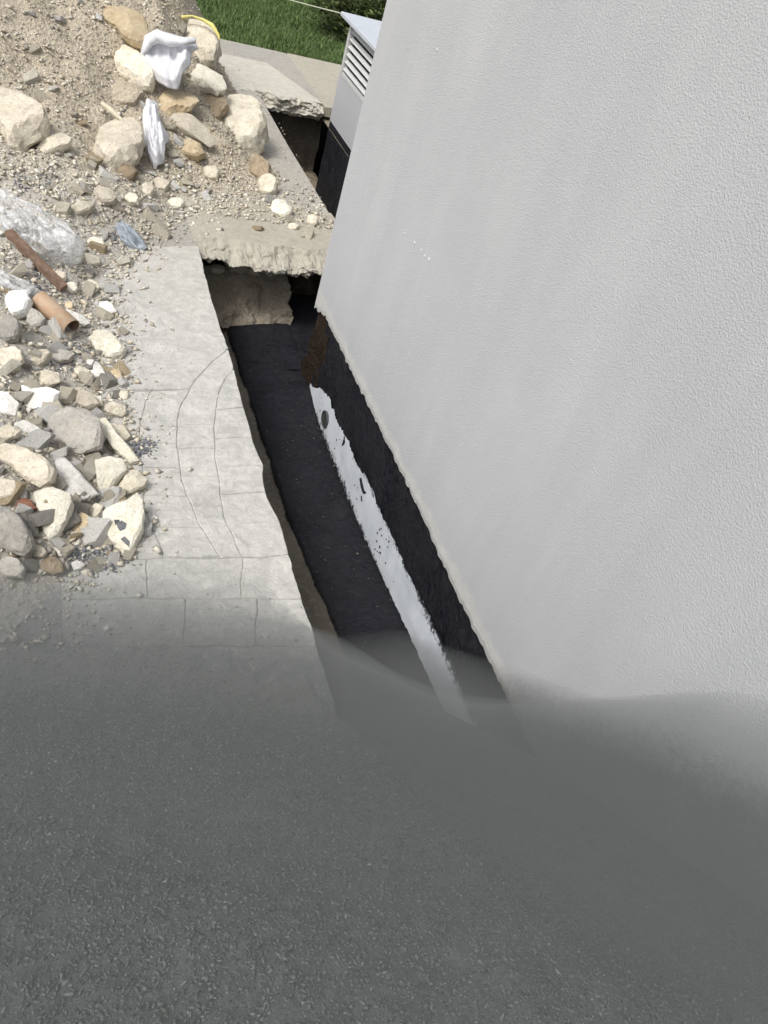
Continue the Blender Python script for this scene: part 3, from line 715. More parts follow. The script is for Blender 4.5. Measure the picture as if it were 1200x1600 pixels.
B = 'boulder'
rock('boulder', [(358,143),(375,137),(392,143),(404,160),(415,185),(418,205),(412,232),(398,246),(372,254),(356,245),(345,222),(343,190),(350,160)], LIME, 'large upright pale limestone boulder standing nearest the narrow far trench', B, 0.75, 0.7, 0.85, lift=0.12)
rock('boulder', [(150,8),(165,0),(190,2),(215,15),(230,35),(232,60),(222,78),(205,70),(185,52),(160,35)], TAN, 'smooth orange tan boulder at the top edge left of the white sack', B, 0.6, 0.7, 0.8, lift=0.06)
rock('boulder', [(180,85),(195,68),(215,78),(235,100),(243,125),(235,140),(215,138),(190,122),(180,108)], LIME, 'pale rounded boulder just below and left of the white open sack', B, 0.6, 0.7, 0.8, lift=0.05)
rock('boulder', [(270,38),(290,25),(318,28),(338,45),(342,75),(336,102),(315,106),(300,92),(280,90),(265,62)], BUFF, 'rough buff boulder behind the white sack with yellow plastic on its top', B, 0.6, 0.7, 0.8, lift=0.05)
rock('boulder', [(285,112),(300,96),(325,100),(348,118),(354,138),(340,150),(318,142),(295,132)], YELST, 'cream boulder resting to the left of the upright boulder', B, 0.6, 0.7, 0.8, lift=0.05)
rock('boulder', [(246,160),(262,142),(290,128),(308,135),(312,155),(300,172),(280,180),(258,192),(246,178)], TAN, 'yellowish tan boulder below the white open sack', B, 0.55, 0.7, 0.8, lift=0.04)
rock('boulder', [(255,190),(280,165),(300,175),(325,198),(342,218),(330,226),(300,215),(275,200)], BUFF, 'slanting flat buff slab stone between tan boulder and upright boulder', B, 0.35, 0.6, 0.8, lift=0.03)
rock('boulder', ell(335,165,22,28,10), BROWNST, 'brown shaded boulder wedged behind the upright boulder', B, 0.5, 0.7, 0.8)
rock('boulder', ell(408,265,20,28,-15), BROWNST, 'brown rough stone tucked under the foot of the upright boulder', 'stone', 0.5, 0.7, 0.8)
rock('stone', ell(300,235,24,17,10), TAN, 'round tan stone left of the upright boulder foot', 'stone', 0.7, 0.7, 0.8, lift=0.03)
rock('stone', ell(419,291,17,18,0,10,0.1), LIME, 'round porous pale stone below the upright boulder', 'stone', 0.8, 0.8, 0.8, lift=0.02)
rock('stone', ell(440,328,19,16,20,9,0.1), YELST, 'smooth pale stone, second of the round ones below the upright boulder', 'stone', 0.7, 0.8, 0.8, lift=0.02)
rock('stone', ell(488,346,10,10,0,8,0.1), LIME, 'small pale stone on the slab closest to the house corner', 'stone', 0.7, 0.8, 0.8)
rock('stone', ell(458,355,9,7,0,8,0.1), LIME, 'small flat pale stone lying on the slab left of the corner stone', 'stone', 0.6, 0.8, 0.8)
rock('boulder', [(-20,150),(0,135),(25,140),(55,155),(75,175),(80,195),(62,212),(42,225),(35,245),(18,240),(5,215),(-20,205)], BUFF, 'big grey beige boulder at the left picture edge above the plastic film', B, 0.6, 0.7, 0.8, lift=0.06)
rock('stone', [(58,235),(75,215),(95,207),(112,212),(108,228),(90,240),(65,246)], BUFF, 'wedge shaped beige stone under the big left boulder', 'stone', 0.5, 0.7, 0.8, lift=0.03)
rock('boulder', [(150,215),(160,190),(178,172),(205,165),(220,185),(224,215),(215,245),(195,265),(175,284),(160,275),(145,245)], BUFF, 'wide dusty beige boulder left of the hanging white sack', B, 0.5, 0.7, 0.8, lift=0.05)
rock('boulder', ell(197,150,26,24,0), SOIL, 'soil crusted lump above the dusty beige boulder', 'stone', 0.5, 0.7, 0.8)
rock('stone', ell(198,272,17,15,0), BROWNST, 'brown stone under the dusty beige boulder', 'stone', 0.6, 0.7, 0.8)
rock('stone', [(8,470),(20,455),(40,452),(50,470),(42,492),(25,500),(12,488)], FOAM, 'white broken plaster lump with a dark hollow left of the brown pipe', 'plaster lump', 0.6, 0.7, 0.7, lift=0.03)
rock('stone', ell(32,470,7,6,0,8), VOID_SHADE, 'black lump painted as the shaded hollow of the white plaster lump', 'plaster lump', 0.4, 0.5, 0.8, lift=0.055)  # black lump put where the hollow is only in shade
rock('stone', ell(55,498,16,18,0), GREYST, 'grey stone touching the left end of the brown pipe', 'stone', 0.5, 0.7, 0.7, lift=0.02)
rock('stone', [(88,482),(105,484),(128,492),(142,502),(130,510),(115,508),(98,495)], WHITE, 'white flat shard lying along the brown pipe', 'stone', 0.4, 0.6, 0.7, lift=0.02)
rock('stone', [(138,530),(150,515),(165,512),(180,525),(198,545),(192,558),(172,562),(150,550)], YELST, 'pale cream stone right of the brown pipe mouth', 'stone', 0.45, 0.7, 0.7, lift=0.03)
rock('stone', [(134,562),(146,560),(160,572),(166,585),(162,602),(150,608),(142,590)], WHITE, 'upright whitish shard below the brown pipe mouth', 'stone', 0.5, 0.7, 0.7, lift=0.03)
rock('stone', [(30,600),(50,608),(75,605),(95,612),(88,625),(72,648),(52,652),(38,638),(36,620)], WHITE, 'white angular stone near the left edge above the grey slab', 'stone', 0.4, 0.7, 0.7, lift=0.03)
rock('stone', [(-5,610),(12,612),(30,630),(25,650),(8,650),(-5,645)], WHITE, 'white stone cut by the left picture edge', 'stone', 0.4, 0.7, 0.7, lift=0.03)
rock('stone', [(52,585),(68,578),(92,580),(94,596),(75,606),(52,602)], BUFF, 'squared beige block above the white angular stone', 'stone', 0.4, 0.7, 0.7, lift=0.02)
rock('stone', [(70,680),(80,648),(105,636),(135,640),(155,652),(162,680),(158,700),(128,712),(98,710),(75,698)], GREYST, 'broad flat dark grey concrete lump in the lower rubble', 'concrete lump', 0.32, 0.6, 0.65, lift=0.02)
rock('stone', [(105,612),(125,605),(145,615),(158,632),(140,642),(115,632)], BUFF, 'crumbly beige stone above the grey concrete lump', 'stone', 0.5, 0.7, 0.7, lift=0.02)
rock('stone', [(154,655),(166,653),(185,678),(205,700),(220,722),(205,727),(180,705),(160,680)], YELST, 'long narrow cream shard along the edge of the rubble', 'stone', 0.45, 0.7, 0.7, lift=0.03)
rock('stone', [(172,662),(195,665),(205,682),(196,690),(180,676)], LIME, 'pale crumb of stone beside the long cream shard', 'stone', 0.5, 0.7, 0.7, lift=0.02)
rock('stone', [(-8,700),(8,692),(35,698),(70,715),(88,735),(85,755),(65,765),(40,752),(18,730),(-8,715)], BUFF, 'long beige slab stone slanting at the lower left', 'stone', 0.35, 0.7, 0.65, lift=0.03)
rock('stone', [(86,715),(98,709),(115,728),(140,755),(155,772),(140,782),(118,786),(100,770),(90,745)], WHITE, 'bright white pointed shard in the lower rubble', 'stone', 0.45, 0.7, 0.65, lift=0.04)
rock('stone', [(148,718),(170,712),(192,716),(198,735),(182,755),(168,778),(158,780),(151,750)], YELST, 'cream wedge stone pointing down next to the white shard', 'stone', 0.4, 0.7, 0.65, lift=0.06)
rock('stone', [(180,770),(190,752),(200,735),(215,733),(230,748),(225,760),(205,772),(185,780)], LIME, 'tan flat stone under the cream wedge at the pavement', 'stone', 0.4, 0.7, 0.65, lift=0.03)
rock('stone', [(52,768),(80,758),(108,768),(113,785),(106,815),(92,838),(78,852),(70,835),(62,800)], YELST, 'big cream wedge stone pointing down at lower left', 'stone', 0.4, 0.8, 0.65, lift=0.05)
lf = rock('stone', [(160,800),(175,790),(195,782),(212,765),(222,778),(226,800),(222,828),(212,852),(205,870),(190,868),(178,855),(165,835)], YELST, 'leaf shaped pale slab with dark smudges leaning on the pavement edge', 'stone', 0.22, 0.6, 0.6, lift=0.05)
rock('stone', [(112,812),(128,800),(142,808),(140,825),(125,838),(112,830)], TAN, 'small tan stone between the cream wedge and the leaf shaped slab', 'stone', 0.5, 0.7, 0.65, lift=0.02)
rock('stone', [(138,800),(150,786),(162,790),(158,806),(148,812)], LIME, 'little pale stone below the white pointed shard', 'stone', 0.5, 0.7, 0.65, lift=0.02)
rock('stone', [(-8,808),(15,795),(35,810),(52,840),(55,858),(42,872),(18,865),(-8,850)], GREYST, 'large grey brown stone at the lower left picture edge', 'stone', 0.45, 0.7, 0.65, lift=0.04)
rock('stone', ell(82,884,22,16,-10), BROWNST, 'pinkish brown stone at the bottom of the rubble', 'stone', 0.5, 0.7, 0.65, lift=0.02)
rock('stone', ell(18,886,24,20,10), GREYST, 'grey stone at the lowest left corner of the rubble', 'stone', 0.5, 0.7, 0.65, lift=0.02)
rock('stone', ell(40,790,17,12,15), BRICK, 'red brick fragment beside the big cream wedge stone', 'brick fragment', 0.5, 0.7, 0.65, lift=0.02)
rock('stone', ell(108,860,10,8,0), WHITE, 'small white pebble under the big cream wedge stone', 'stone', 0.6, 0.7, 0.65)
rock('stone', ell(240,812,7,6,0,8), WHITE, 'tiny white stone alone on the pavement right of the leaf shaped slab', 'stone', 0.6, 0.7, 0.65)
rock('stone', ell(194,618,9,8,0,8), LIME, 'small round pale stone on the pavement edge of the rubble', 'stone', 0.6, 0.7, 0.65)
rock('stone', ell(60,560,22,14,-10), BUFF, 'dusty beige stone under the brown pipe', 'stone', 0.5, 0.7, 0.65)
rock('stone', ell(15,515,18,22,0), GREYST, 'light grey stone at the left edge under the plaster lump', 'stone', 0.5, 0.7, 0.65, lift=0.02)
rock('stone', ell(18,560,22,26,20), BUFF, 'weathered beige stone at the left edge below the pipe', 'stone', 0.45, 0.7, 0.65, lift=0.02)
rock('stone', ell(140,405,18,10,25), LIME, 'flat pale stone right of the plastic film', 'stone', 0.4, 0.7, 0.7)
rock('stone', ell(112,450,13,10,0), YELST, 'cream stone at the end of the brown batten', 'stone', 0.6, 0.7, 0.7, lift=0.01)
rock('stone', ell(168,482,16,12,20), WHITE, 'whitish crumbly stone above the cream stone by the pavement', 'stone', 0.6, 0.7, 0.7, lift=0.01)
rock('stone', ell(107,478,8,7,0,8), TAN, 'small orange stone near the top of the brown pipe', 'stone', 0.6, 0.7, 0.7)
rock('stone', ell(231,298,12,16,0), LIME, 'pale pebble in the rubble under the hanging white sack', 'stone', 0.6, 0.7, 0.7)
rock('stone', ell(345,152,4,3,0), DARKSOIL, 'dark crumb beside the upright boulder', 'stone', 0.4, 0.6, 0.8)
for cx, cy, rx, ry, rot, mm, lab in ((95,558,22,13,-10,GREYST,'flat grey stone right below the brown pipe'), (42,670,24,11,8,WHITE,'thin white stone left of the flat grey concrete lump'), (15,676,20,14,0,BUFF,'beige stone at the left edge beside the thin white stone'),
        (128,582,13,12,0,LIME,'pale knob of stone left of the upright whitish shard'), (180,590,14,15,0,TAN,'tan stone right of the upright whitish shard'), (182,640,22,13,15,LIME,'lumpy pale stone above the long cream shard'), (150,628,14,11,0,YELST,'cream nub between grey lump and pale lumpy stone'),
        (60,862,16,11,0,BUFF,'beige stone between the red brick and the bottom stones'), (122,884,13,9,0,WHITE,'white stone beside the pinkish brown stone'), (8,765,22,17,0,BUFF,'dull beige stone at the left edge over the large grey brown stone'), (142,448,14,10,0,LIME,'pale stone right of the brown batten end'),
        (252,288,13,11,0,BUFF,'beige stone under the tip of the hanging sack scrap'), (165,305,20,13,10,BUFF,'broad beige stone below the dusty beige boulder'), (128,325,24,11,-15,BUFF,'flat beige stone above the clear plastic film'), (208,312,13,10,0,LIME,'pale angular stone between sack scrap and plastic scrap'),
        (330,270,16,12,0,BUFF,'beige stone left of the brown stone under the upright boulder'), (275,318,14,10,0,YELST,'cream stone in the debris on the slab edge'), (150,380,16,10,20,YELST,'cream stone left of the blue grey plastic scrap'), (92,432,14,9,0,BUFF,'beige stone touching the brown batten')):
    rock('stone', ell(cx, cy, rx, ry, rot), mm, lab, 'stone', 0.55, 0.7, 0.7, lift=0.015)
DARKST = m_simple('dark_smudge', (0.10, 0.105, 0.115), (0.17, 0.175, 0.185), 60, 0.9)
# dark smudges on the leaf shaped slab
def patch(name, outline, host, m, off):
    cx = sum(p[0] for p in outline)/len(outline); cy = sum(p[1] for p in outline)/len(outline)
    dg = bpy.context.evaluated_depsgraph_get(); vs = []
    for p in outline+[(cx, cy)]:
        r = Vector(ray(*p)).normalized(); okk, loc, nr, fi = host.ray_cast(Vector((0, 0, CAM_H))-host.location, r)
        if not okk: return
        vs.append(loc-r*off)
    n = len(outline); fs = [(i, (i+1) % n, n) for i in range(n)]
    o = mesh_obj(name, vs, fs, m, host); return o
bpy.context.view_layer.update()
patch('dark_smudge', [(178,812),(186,812),(190,818),(180,820)], lf, DARKPVC, 0.0015)
patch('dark_smudge', [(182,818),(190,813),(198,818),(196,826),(188,830),(184,825)], lf, DARKST, 0.002)
patch('dark_smudge', [(188,842),(195,838),(203,846),(202,855),(194,848)], lf, DARKST, 0.0015)

# individual small stones of the rubble (hulls shared between copies)
def hull_mesh(name, m, seed, npt=10, flat=0.6):
    r = random.Random(seed); bm = bmesh.new()
    tx, ty = r.uniform(-.5, .5), r.uniform(-.5, .5)          # a broken block: skewed box with jittered, partly knocked-off corners
    for cx in (-1, 1):
        for cy in (-1, 1):
            for cz in (-1, 1):
                p = Vector((cx*(0.85+r.uniform(-.35, .3))+tx*cz*.5, cy*(0.7+r.uniform(-.35, .25))+ty*cx*.5, cz*flat*(0.9+r.uniform(-.5, .25))))
                if r.random() < 0.3: bm.verts.new(p*0.72+Vector((cx*.25, 0, 0))); bm.verts.new(p*0.72+Vector((0, cy*.25, 0)))
                else: bm.verts.new(p)
    bmesh.ops.convex_hull(bm, input=bm.verts[:]); bmesh.ops.delete(bm, geom=[v for v in bm.verts if not v.link_faces], context='VERTS')
    bmesh.ops.bevel(bm, geom=bm.edges[:], offset=0.025, segments=1, affect='EDGES')
    bmesh.ops.recalc_face_normals(bm, faces=bm.faces[:])
    me = bpy.data.meshes.new(name); bm.to_mesh(me); bm.free(); me.materials.append(m); return me
HM = [hull_mesh('stone_fragment', mm, i*3+k) for i, mm in enumerate((LIME, WHITE, BUFF, GREYST, YELST, TAN, BUFF, WHITE)) for k in range(4)]
LANDMARKS = [(380, 240, 'upright boulder'), (190, 50, 'orange tan boulder'), (215, 120, 'pale rounded boulder'), (35, 200, 'big left boulder'), (185, 250, 'dusty beige boulder'), (238, 230, 'hanging white sack scrap'),
    (300, 240, 'round tan stone'), (440, 328, 'round stones under the upright boulder'), (488, 346, 'slab at the house corner'), (340, 330, 'broken slab over the trench'), (260, 330, 'near end of the soil heap'), (200, 370, 'blue grey plastic scrap'),
    (60, 350, 'clear plastic film'), (60, 425, 'brown batten'), (30, 470, 'white plaster lump'), (90, 505, 'brown pipe'), (168, 537, 'pale cream stone by the pipe mouth'), (168, 482, 'whitish crumbly stone'), (150, 585, 'upright whitish shard'), (65, 625, 'white angular stone'), (60, 570, 'squared beige block'),
    (15, 560, 'left edge below the pipe'), (115, 670, 'flat grey concrete lump'), (190, 690, 'long narrow cream shard'), (40, 725, 'long beige slab stone'), (118, 750, 'bright white shard'), (175, 745, 'cream wedge stone'), (85, 800, 'big cream wedge'), (193, 820, 'leaf shaped slab'), (40, 790, 'red brick fragment'), (25, 835, 'large grey brown stone'), (82, 885, 'pinkish brown stone'), (150, 870, 'blue grey chippings')]
cnt = 0; tries = 0
while cnt < 290 and tries < 9000:
    tries += 1
    zone = random.random()
    if zone < 0.62:
        px, py = random.uniform(-5, 225), random.uniform(390, 900)
        if px > lerp_tab([(y, x) for y, x in RB_PX], py)+4: continue
    elif zone < 0.86:
        px, py = random.uniform(90, 500), random.uniform(240, 372)
        if py < 330-(px-90)*0.1 and px > 340: continue
        if px > 330 and py < 300: continue
        if random.random() < 0.35 and px > 300: continue
    else: px, py = random.uniform(0, 330), random.uniform(0, 300)
    if zone >= 0.62 and random.random() < 0.25: continue
    P, t = hit(px, py); s = random.choice((0.018, 0.024, 0.030, 0.036, 0.044, 0.054, 0.066))*random.uniform(0.8, 1.2)
    if P.y > 6: s *= 1.05
    if py > 560 and px > 200: s *= 0.6
    o = bpy.data.objects.new('stone_fragment', random.choice([h for h in HM if zone < 0.62 or 'grey' not in h.materials[0].name])); C.objects.link(o)
    o.location = P+Vector((0, 0, s*0.25)); o.scale = (s, s*random.uniform(.7, 1.1), s*random.uniform(.7, 1.1)); o.rotation_euler = (random.uniform(-.7, .7), random.uniform(-.7, .7), random.uniform(0, 6.28))
    col = {'pale_limestone': 'pale', 'white_stone': 'white', 'buff_stone': 'beige', 'grey_concrete_stone': 'grey', 'cream_stone': 'cream', 'tan_stone': 'tan'}[o.data.materials[0].name]
    size = 'very small' if s < 0.026 else ('small' if s < 0.04 else 'fist sized')
    lm = min(LANDMARKS, key=lambda q: (q[0]-px)**2+(q[1]-py)**2)[2]
    tag(o, '%s %s stone fragment lying by the %s' % (size, col, lm), 'stone', 'stone fragments by the '+lm)
    cnt += 1

# finer bits, too many to count
def grains(name, pts, m, label, cat, nvar=8):
    """pts: (position, size, elong); all joined into one mesh"""
    bases = []
    for i in range(nvar):
        r = random.Random(100+i); q = [Vector((r.gauss(0, 1), r.gauss(0, 1), r.gauss(0, 1))).normalized() for _ in range(6)]
        bm = bmesh.new()
        for d in q: bm.verts.new(d)
        bmesh.ops.convex_hull(bm, input=bm.verts[:]); bmesh.ops.delete(bm, geom=[v for v in bm.verts if not v.link_faces], context='VERTS')
        bmesh.ops.recalc_face_normals(bm, faces=bm.faces[:]); bm.verts.index_update()
        V = np.array([v.co[:] for v in bm.verts]); Fc = np.array([[v.index for v in f.verts] for f in bm.faces]); bases.append((V, Fc)); bm.free()
    AV, AF, off = [], [], 0
    P = np.array([p for p, _, _ in pts]); S = np.array([[q*e, q, q*0.7] for _, q, e in pts]); kind = rng.integers(nvar, size=len(pts))
    for b_ in range(nvar):
        V, Fc = bases[b_]; idx = np.where(kind == b_)[0]; n = len(idx)
        if not n: continue
        A = V[None]*S[idx][:, None, :]
        t1 = rng.normal(0, 0.6, n); t2 = rng.uniform(0, 6.283, n)
        c, q = np.cos(t1)[:, None], np.sin(t1)[:, None]; y_ = A[..., 1]*c-A[..., 2]*q; z_ = A[..., 1]*q+A[..., 2]*c
        c, q = np.cos(t2)[:, None], np.sin(t2)[:, None]; x2 = A[..., 0]*c-y_*q; y2 = A[..., 0]*q+y_*c
        W = np.stack([x2, y2, z_], -1)+P[idx][:, None, :]
        AV.append(W.reshape(-1, 3)); AF.append((Fc[None]+(np.arange(n)*len(V))[:, None, None]+off).reshape(-1, 3)); off += n*len(V)
    V = np.concatenate(AV); Fc = np.concatenate(AF)
    me = bpy.data.meshes.new(name); me.vertices.add(len(V)); me.vertices.foreach_set('co', V.ravel())
    me.loops.add(len(Fc)*3); me.loops.foreach_set('vertex_index', Fc.ravel().astype(np.int32)); me.polygons.add(len(Fc))
    me.polygons.foreach_set('loop_start', np.arange(0, len(Fc)*3, 3, dtype=np.int32)); me.update(calc_edges=True); me.materials.append(m)
    return tag(link(name, me), label, cat, kind='stuff')
pts = []
for i in range(46000):
    x = random.uniform(-0.9, 2.42) if random.random() < 0.3 else random.uniform(-0.9, 2.1); y = 1.8+(random.random()**0.9)*8.4
    h = H(x, y)
    if y < 6.0 and x > lerp_tab(RB, y)+random.expovariate(14)-0.04: continue
    if h < 0.0 and y > 6.0 and random.random() < 0.75: continue
    if x > 1.0 and y < 5.5: continue
    s = min(0.024, 0.004+random.expovariate(210)); pts.append(((x, y, max(h, 0.002)+s*0.2), s, random.uniform(1, 1.7)))
for i in range(2600):
    if random.random() < 0.6:
        px, py = random.uniform(-10, 225), random.uniform(380, 900)
        if px > lerp_tab(RB_PX, py)+random.gauss(0, 5): continue
    else:
        px, py = random.uniform(0, 345), random.uniform(230, 368)
    P, t = hit(px, py); s = 0.007+random.random()**2*0.022; pts.append(((P.x, P.y, P.z+s*0.15), s, random.uniform(1, 1.6)))
for i in range(1500):
    x = random.uniform(1.15, 2.38); y = 6.0+abs(random.gauss(0, 0.55)); s = 0.004+random.random()**3*0.022
    if y > 7.0 and x > 2.1: continue
    pts.append(((x, y, max(H(x, y), 0.005)+s*0.2), s, random.uniform(1, 1.6)))
grains('rubble_grit', pts, RUBBLE, 'loose pale grit and crumbs scattered over the soil heap and rubble', 'grit')
pts = []
for (cx, cy, rx, ry, n) in ((150, 868, 55, 28, 900), (218, 700, 24, 14, 300), (120, 560, 45, 30, 500), (60, 440, 40, 30, 350), (195, 372, 25, 15, 150), (45, 285, 35, 14, 200)):
    for i in range(n):
        a = random.uniform(0, 6.28); r = math.sqrt(random.random()); P, t = hit(cx+math.cos(a)*rx*r+random.gauss(0, 4), cy+math.sin(a)*ry*r+random.gauss(0, 3))
        s = random.uniform(0.004, 0.012); pts.append(((P.x, P.y, P.z+s*0.3), s, random.uniform(1, 1.6)))
grains('blue_grey_chippings', pts, BLUEGRIT, 'blue grey stone chippings spilled between the rubble stones', 'chippings')

# ------------------------------------------------------------------ litter in the rubble
def film(name, outline, m, label, cat, tilt, lift, bulge, wr, dish=0.0, seed=0.0, nr=34, na=110, at_=None, along=(0.5, 0.5), amp=0.22):
    cx = sum(p[0] for p in outline)/len(outline); cy = sum(p[1] for p in outline)/len(outline); P, t = hit(*(at_ or (cx, cy+10)))
    nrm = (VIEW*tilt+Vector((0, 0, 1))*(1-tilt)).normalized(); O = P+nrm*lift; CO = Vector((0, 0, CAM_H))
    def on(p):
        r = Vector(ray(p[0], p[1])); return CO+r*((O-CO).dot(nrm)/r.dot(nrm))
    per = []; L = [0]
    for i in range(len(outline)): a, b = outline[i], outline[(i+1) % len(outline)]; L.append(L[-1]+math.hypot(b[0]-a[0], b[1]-a[1]))
    for k in range(na):
        s = L[-1]*k/na; i = max(q for q in range(len(outline)) if L[q] <= s); u = (s-L[i])/(L[i+1]-L[i]); a, b = outline[i], outline[(i+1) % len(outline)]
        per.append(on((a[0]+(b[0]-a[0])*u, a[1]+(b[1]-a[1])*u)))
    al = (on((cx+along[0]*20, cy+along[1]*20))-on((cx, cy))).normalized(); ac = nrm.cross(al)
    c = on((cx, cy)); mr = sum((w-c).length for w in per)/na; vs, fs = [c], []
    for j in range(1, nr+1):
        f = j/nr
        for k in range(na):
            d = per[k]-c; p = c+d*f
            pa, pc = d.dot(al)*f, d.dot(ac)*f
            n0 = fbm(pc*wr, pa*wr*0.28, seed, 1.0, 3); n1_ = fbm(pc*wr*2.3+3, pa*wr*0.8, seed+5, 1.0, 3)
            ridge = 1-abs(n0)*2.4
            hh = bulge*mr*(1-f*f)+amp*mr*ridge+amp*0.45*mr*n1_
            if dish: hh -= dish*mr*math.exp(-(f/0.6)**2)
            vs.append(p+nrm*(hh-0.35*mr*max(0, f-0.85)/0.15*0.6))
    vs[0] = c+nrm*(bulge*mr*0.8-dish*mr)
    for k in range(na): fs.append((0, 1+k, 1+(k+1) % na))
    for j in range(nr-1):
        for k in range(na): a = 1+j*na+k; b = 1+j*na+(k+1) % na; fs.append((a, a+na, b+na, b))
    vs = [v-c for v in vs]; o = mesh_obj(name, vs, fs, m, None, True); o.location = c; md = o.modifiers.new('thickness', 'SOLIDIFY'); md.thickness = 0.0015
    return tag(o, label, cat)
SACK = [(228,58),(236,48),(246,45),(262,53),(285,55),(303,58),(308,68),(298,78),(297,98),(282,116),(276,133),(262,136),(250,128),(235,112),(222,97),(218,80)]
film('sack', SACK, CLOTH, 'crumpled white open sack lying on the top boulders', 'sack', 0.85, 0.30, 0.30, 5, 0.60, 1.0, along=(0.1, 1), amp=0.16)
# folded-over lip of the sack
vs = []; bm = bmesh.new()
P, t = hit(262, 100); O = P+VIEW*0.36
def onp(px, py, O=O):
    r = Vector(ray(px, py)); CO = Vector((0, 0, CAM_H)); return CO+r*((O-CO).dot(VIEW)/r.dot(VIEW))
tube_bm(bm, [onp(222, 84), onp(232, 64), onp(247, 56), onp(265, 64), onp(285, 65), onp(306, 63)], [0.02, 0.045, 0.05, 0.042, 0.035, 0.02], 14)
for v in bm.verts: v.co += Vector((1, 1, 1))*0.012*fbm(v.co.x, v.co.y, v.co.z, 14)
lip = bm_obj('sack_lip', bm, CLOTH, bpy.data.objects['sack'], True); lip.matrix_parent_inverse = Matrix.Translation(-bpy.data.objects['sack'].location)
film('cloth_scrap', [(228,153),(242,152),(246,170),(250,188),(261,205),(258,232),(250,255),(240,262),(232,245),(225,225),(224,205),(222,180)], CLOTH, 'long limp white sack scrap hanging below the open sack', 'sack', 0.85, 0.10, 0.25, 14, 0, 4.0, along=(0.15, 1), amp=0.2)
film('plastic_film', [(-10,285),(10,290),(40,312),(75,335),(110,350),(128,368),(132,388),(120,402),(95,405),(70,412),(45,400),(20,388),(-10,385)], FILM, 'crumpled clear plastic film draped over rubble at the left edge', 'plastic film', 0.7, 0.08, 0.30, 8, 0, 2.0, along=(0.8, 0.6), amp=0.2)
film('plastic_scrap', [(176,350),(190,345),(205,355),(222,370),(230,386),(218,393),(200,388),(186,375)], SCRAP, 'crumpled blue grey plastic scrap at the pavement end of the rubble', 'plastic scrap', 0.7, 0.04, 0.3, 22, 0, 6.0, along=(0.7, 0.7), amp=0.25)
film('plastic_film', [(-5,420),(15,425),(45,440),(65,455),(50,465),(20,455),(-5,445)], FILM, 'thin clear plastic film strip at the left edge above the plaster lump', 'plastic film', 0.7, 0.04, 0.2, 16, 0, 9.0, along=(0.8, 0.5), amp=0.25)

# brown drain pipe: hollow cylinder
a, t0 = hit(62, 486); b, t1 = hit(112, 530)
a = a+Vector((0, 0, 0.075)); b = b+Vector((0, 0, 0.075)); ax = (b-a).normalized()
pp = empty('drain_pipe', a); tag(pp, 'short brown plastic drain pipe lying open ended in the rubble', 'pipe')
u = ax.cross(Vector((0, 0, 1))).normalized(); w = u.cross(ax); n = 40; Ln = (b-a).length
def ring_tube(name, segs, m):
    bm = bmesh.new(); rg = [[bm.verts.new(ax*s+(u*math.cos(k*2*math.pi/n)+w*math.sin(k*2*math.pi/n))*r) for k in range(n)] for s, r in segs]
    for q, e in zip(rg, rg[1:]):
        for k in range(n): bm.faces.new((q[k], q[(k+1) % n], e[(k+1) % n], e[k]))
    return bm_obj(name, bm, m, pp, True)
ring_tube('pipe_wall', [(0, 0.055), (Ln, 0.055), (Ln+0.001, 0.0515)], PVC)
ring_tube('pipe_bore', [(Ln+0.0005, 0.0513), (0.002, 0.0513)], PVCIN)
# brown batten
a, _ = hit(14, 384); b, _ = hit(100, 462); a += Vector((0, 0, 0.09)); b += Vector((0, 0, 0.05)); ax2 = (b-a); s = ax2.cross(Vector((0, 0, 1))).normalized()*0.026; uu = s.cross(ax2).normalized()*0.018
bm = bmesh.new(); prev = None; N_ = 14
for i in range(N_+1):
    c = a.lerp(b, i/N_); j = 1+0.25*noise.noise(Vector((i*0.7, 2, 3))); r4 = [bm.verts.new(c+s*sx*j+uu*sy*j) for sx, sy in ((-1, -1), (1, -1), (1, 1), (-1, 1))]
    if prev:
        for k in range(4): bm.faces.new((prev[k], prev[(k+1) % 4], r4[(k+1) % 4], r4[k]))
    else: bm.faces.new(r4[::-1])
    prev = r4
bm.faces.new(prev); tag(bm_obj('wooden_batten', bm, WOOD), 'weathered brown wooden batten sticking out below the plastic film', 'batten')
# reed, yellow strap
a, _ = hit(158, 190); b, _ = hit(222, 256)
bm = bmesh.new(); tube_bm(bm, [a.lerp(b, i/8)+Vector((0, 0, 0.14+0.03*math.sin(i/8*3.1))) for i in range(9)], [0.016, 0.02, 0.022, 0.018, 0.010, 0.008, 0.007, 0.006, 0.004], 8)
tag(bm_obj('dry_reed', bm, STRAW), 'pale dry reed stalk lying across the dusty beige boulder', 'reed')
P, t = hit(305, 60); O2 = P+VIEW*0.22
bm = bmesh.new(); tube_bm(bm, [onp(x, y, O2) for x, y in ((272, 31), (285, 27), (300, 25), (318, 31), (332, 40), (341, 54), (343, 62))], [0.008, 0.016, 0.010, 0.014, 0.02, 0.014, 0.006], 10)
for v in bm.verts: v.co += VIEW*0.02*fbm(v.co.x, v.co.y, v.co.z, 9)
tag(bm_obj('yellow_strap', bm, YELLOW), 'bright yellow plastic strap over the buff boulder by the lawn', 'plastic strap')

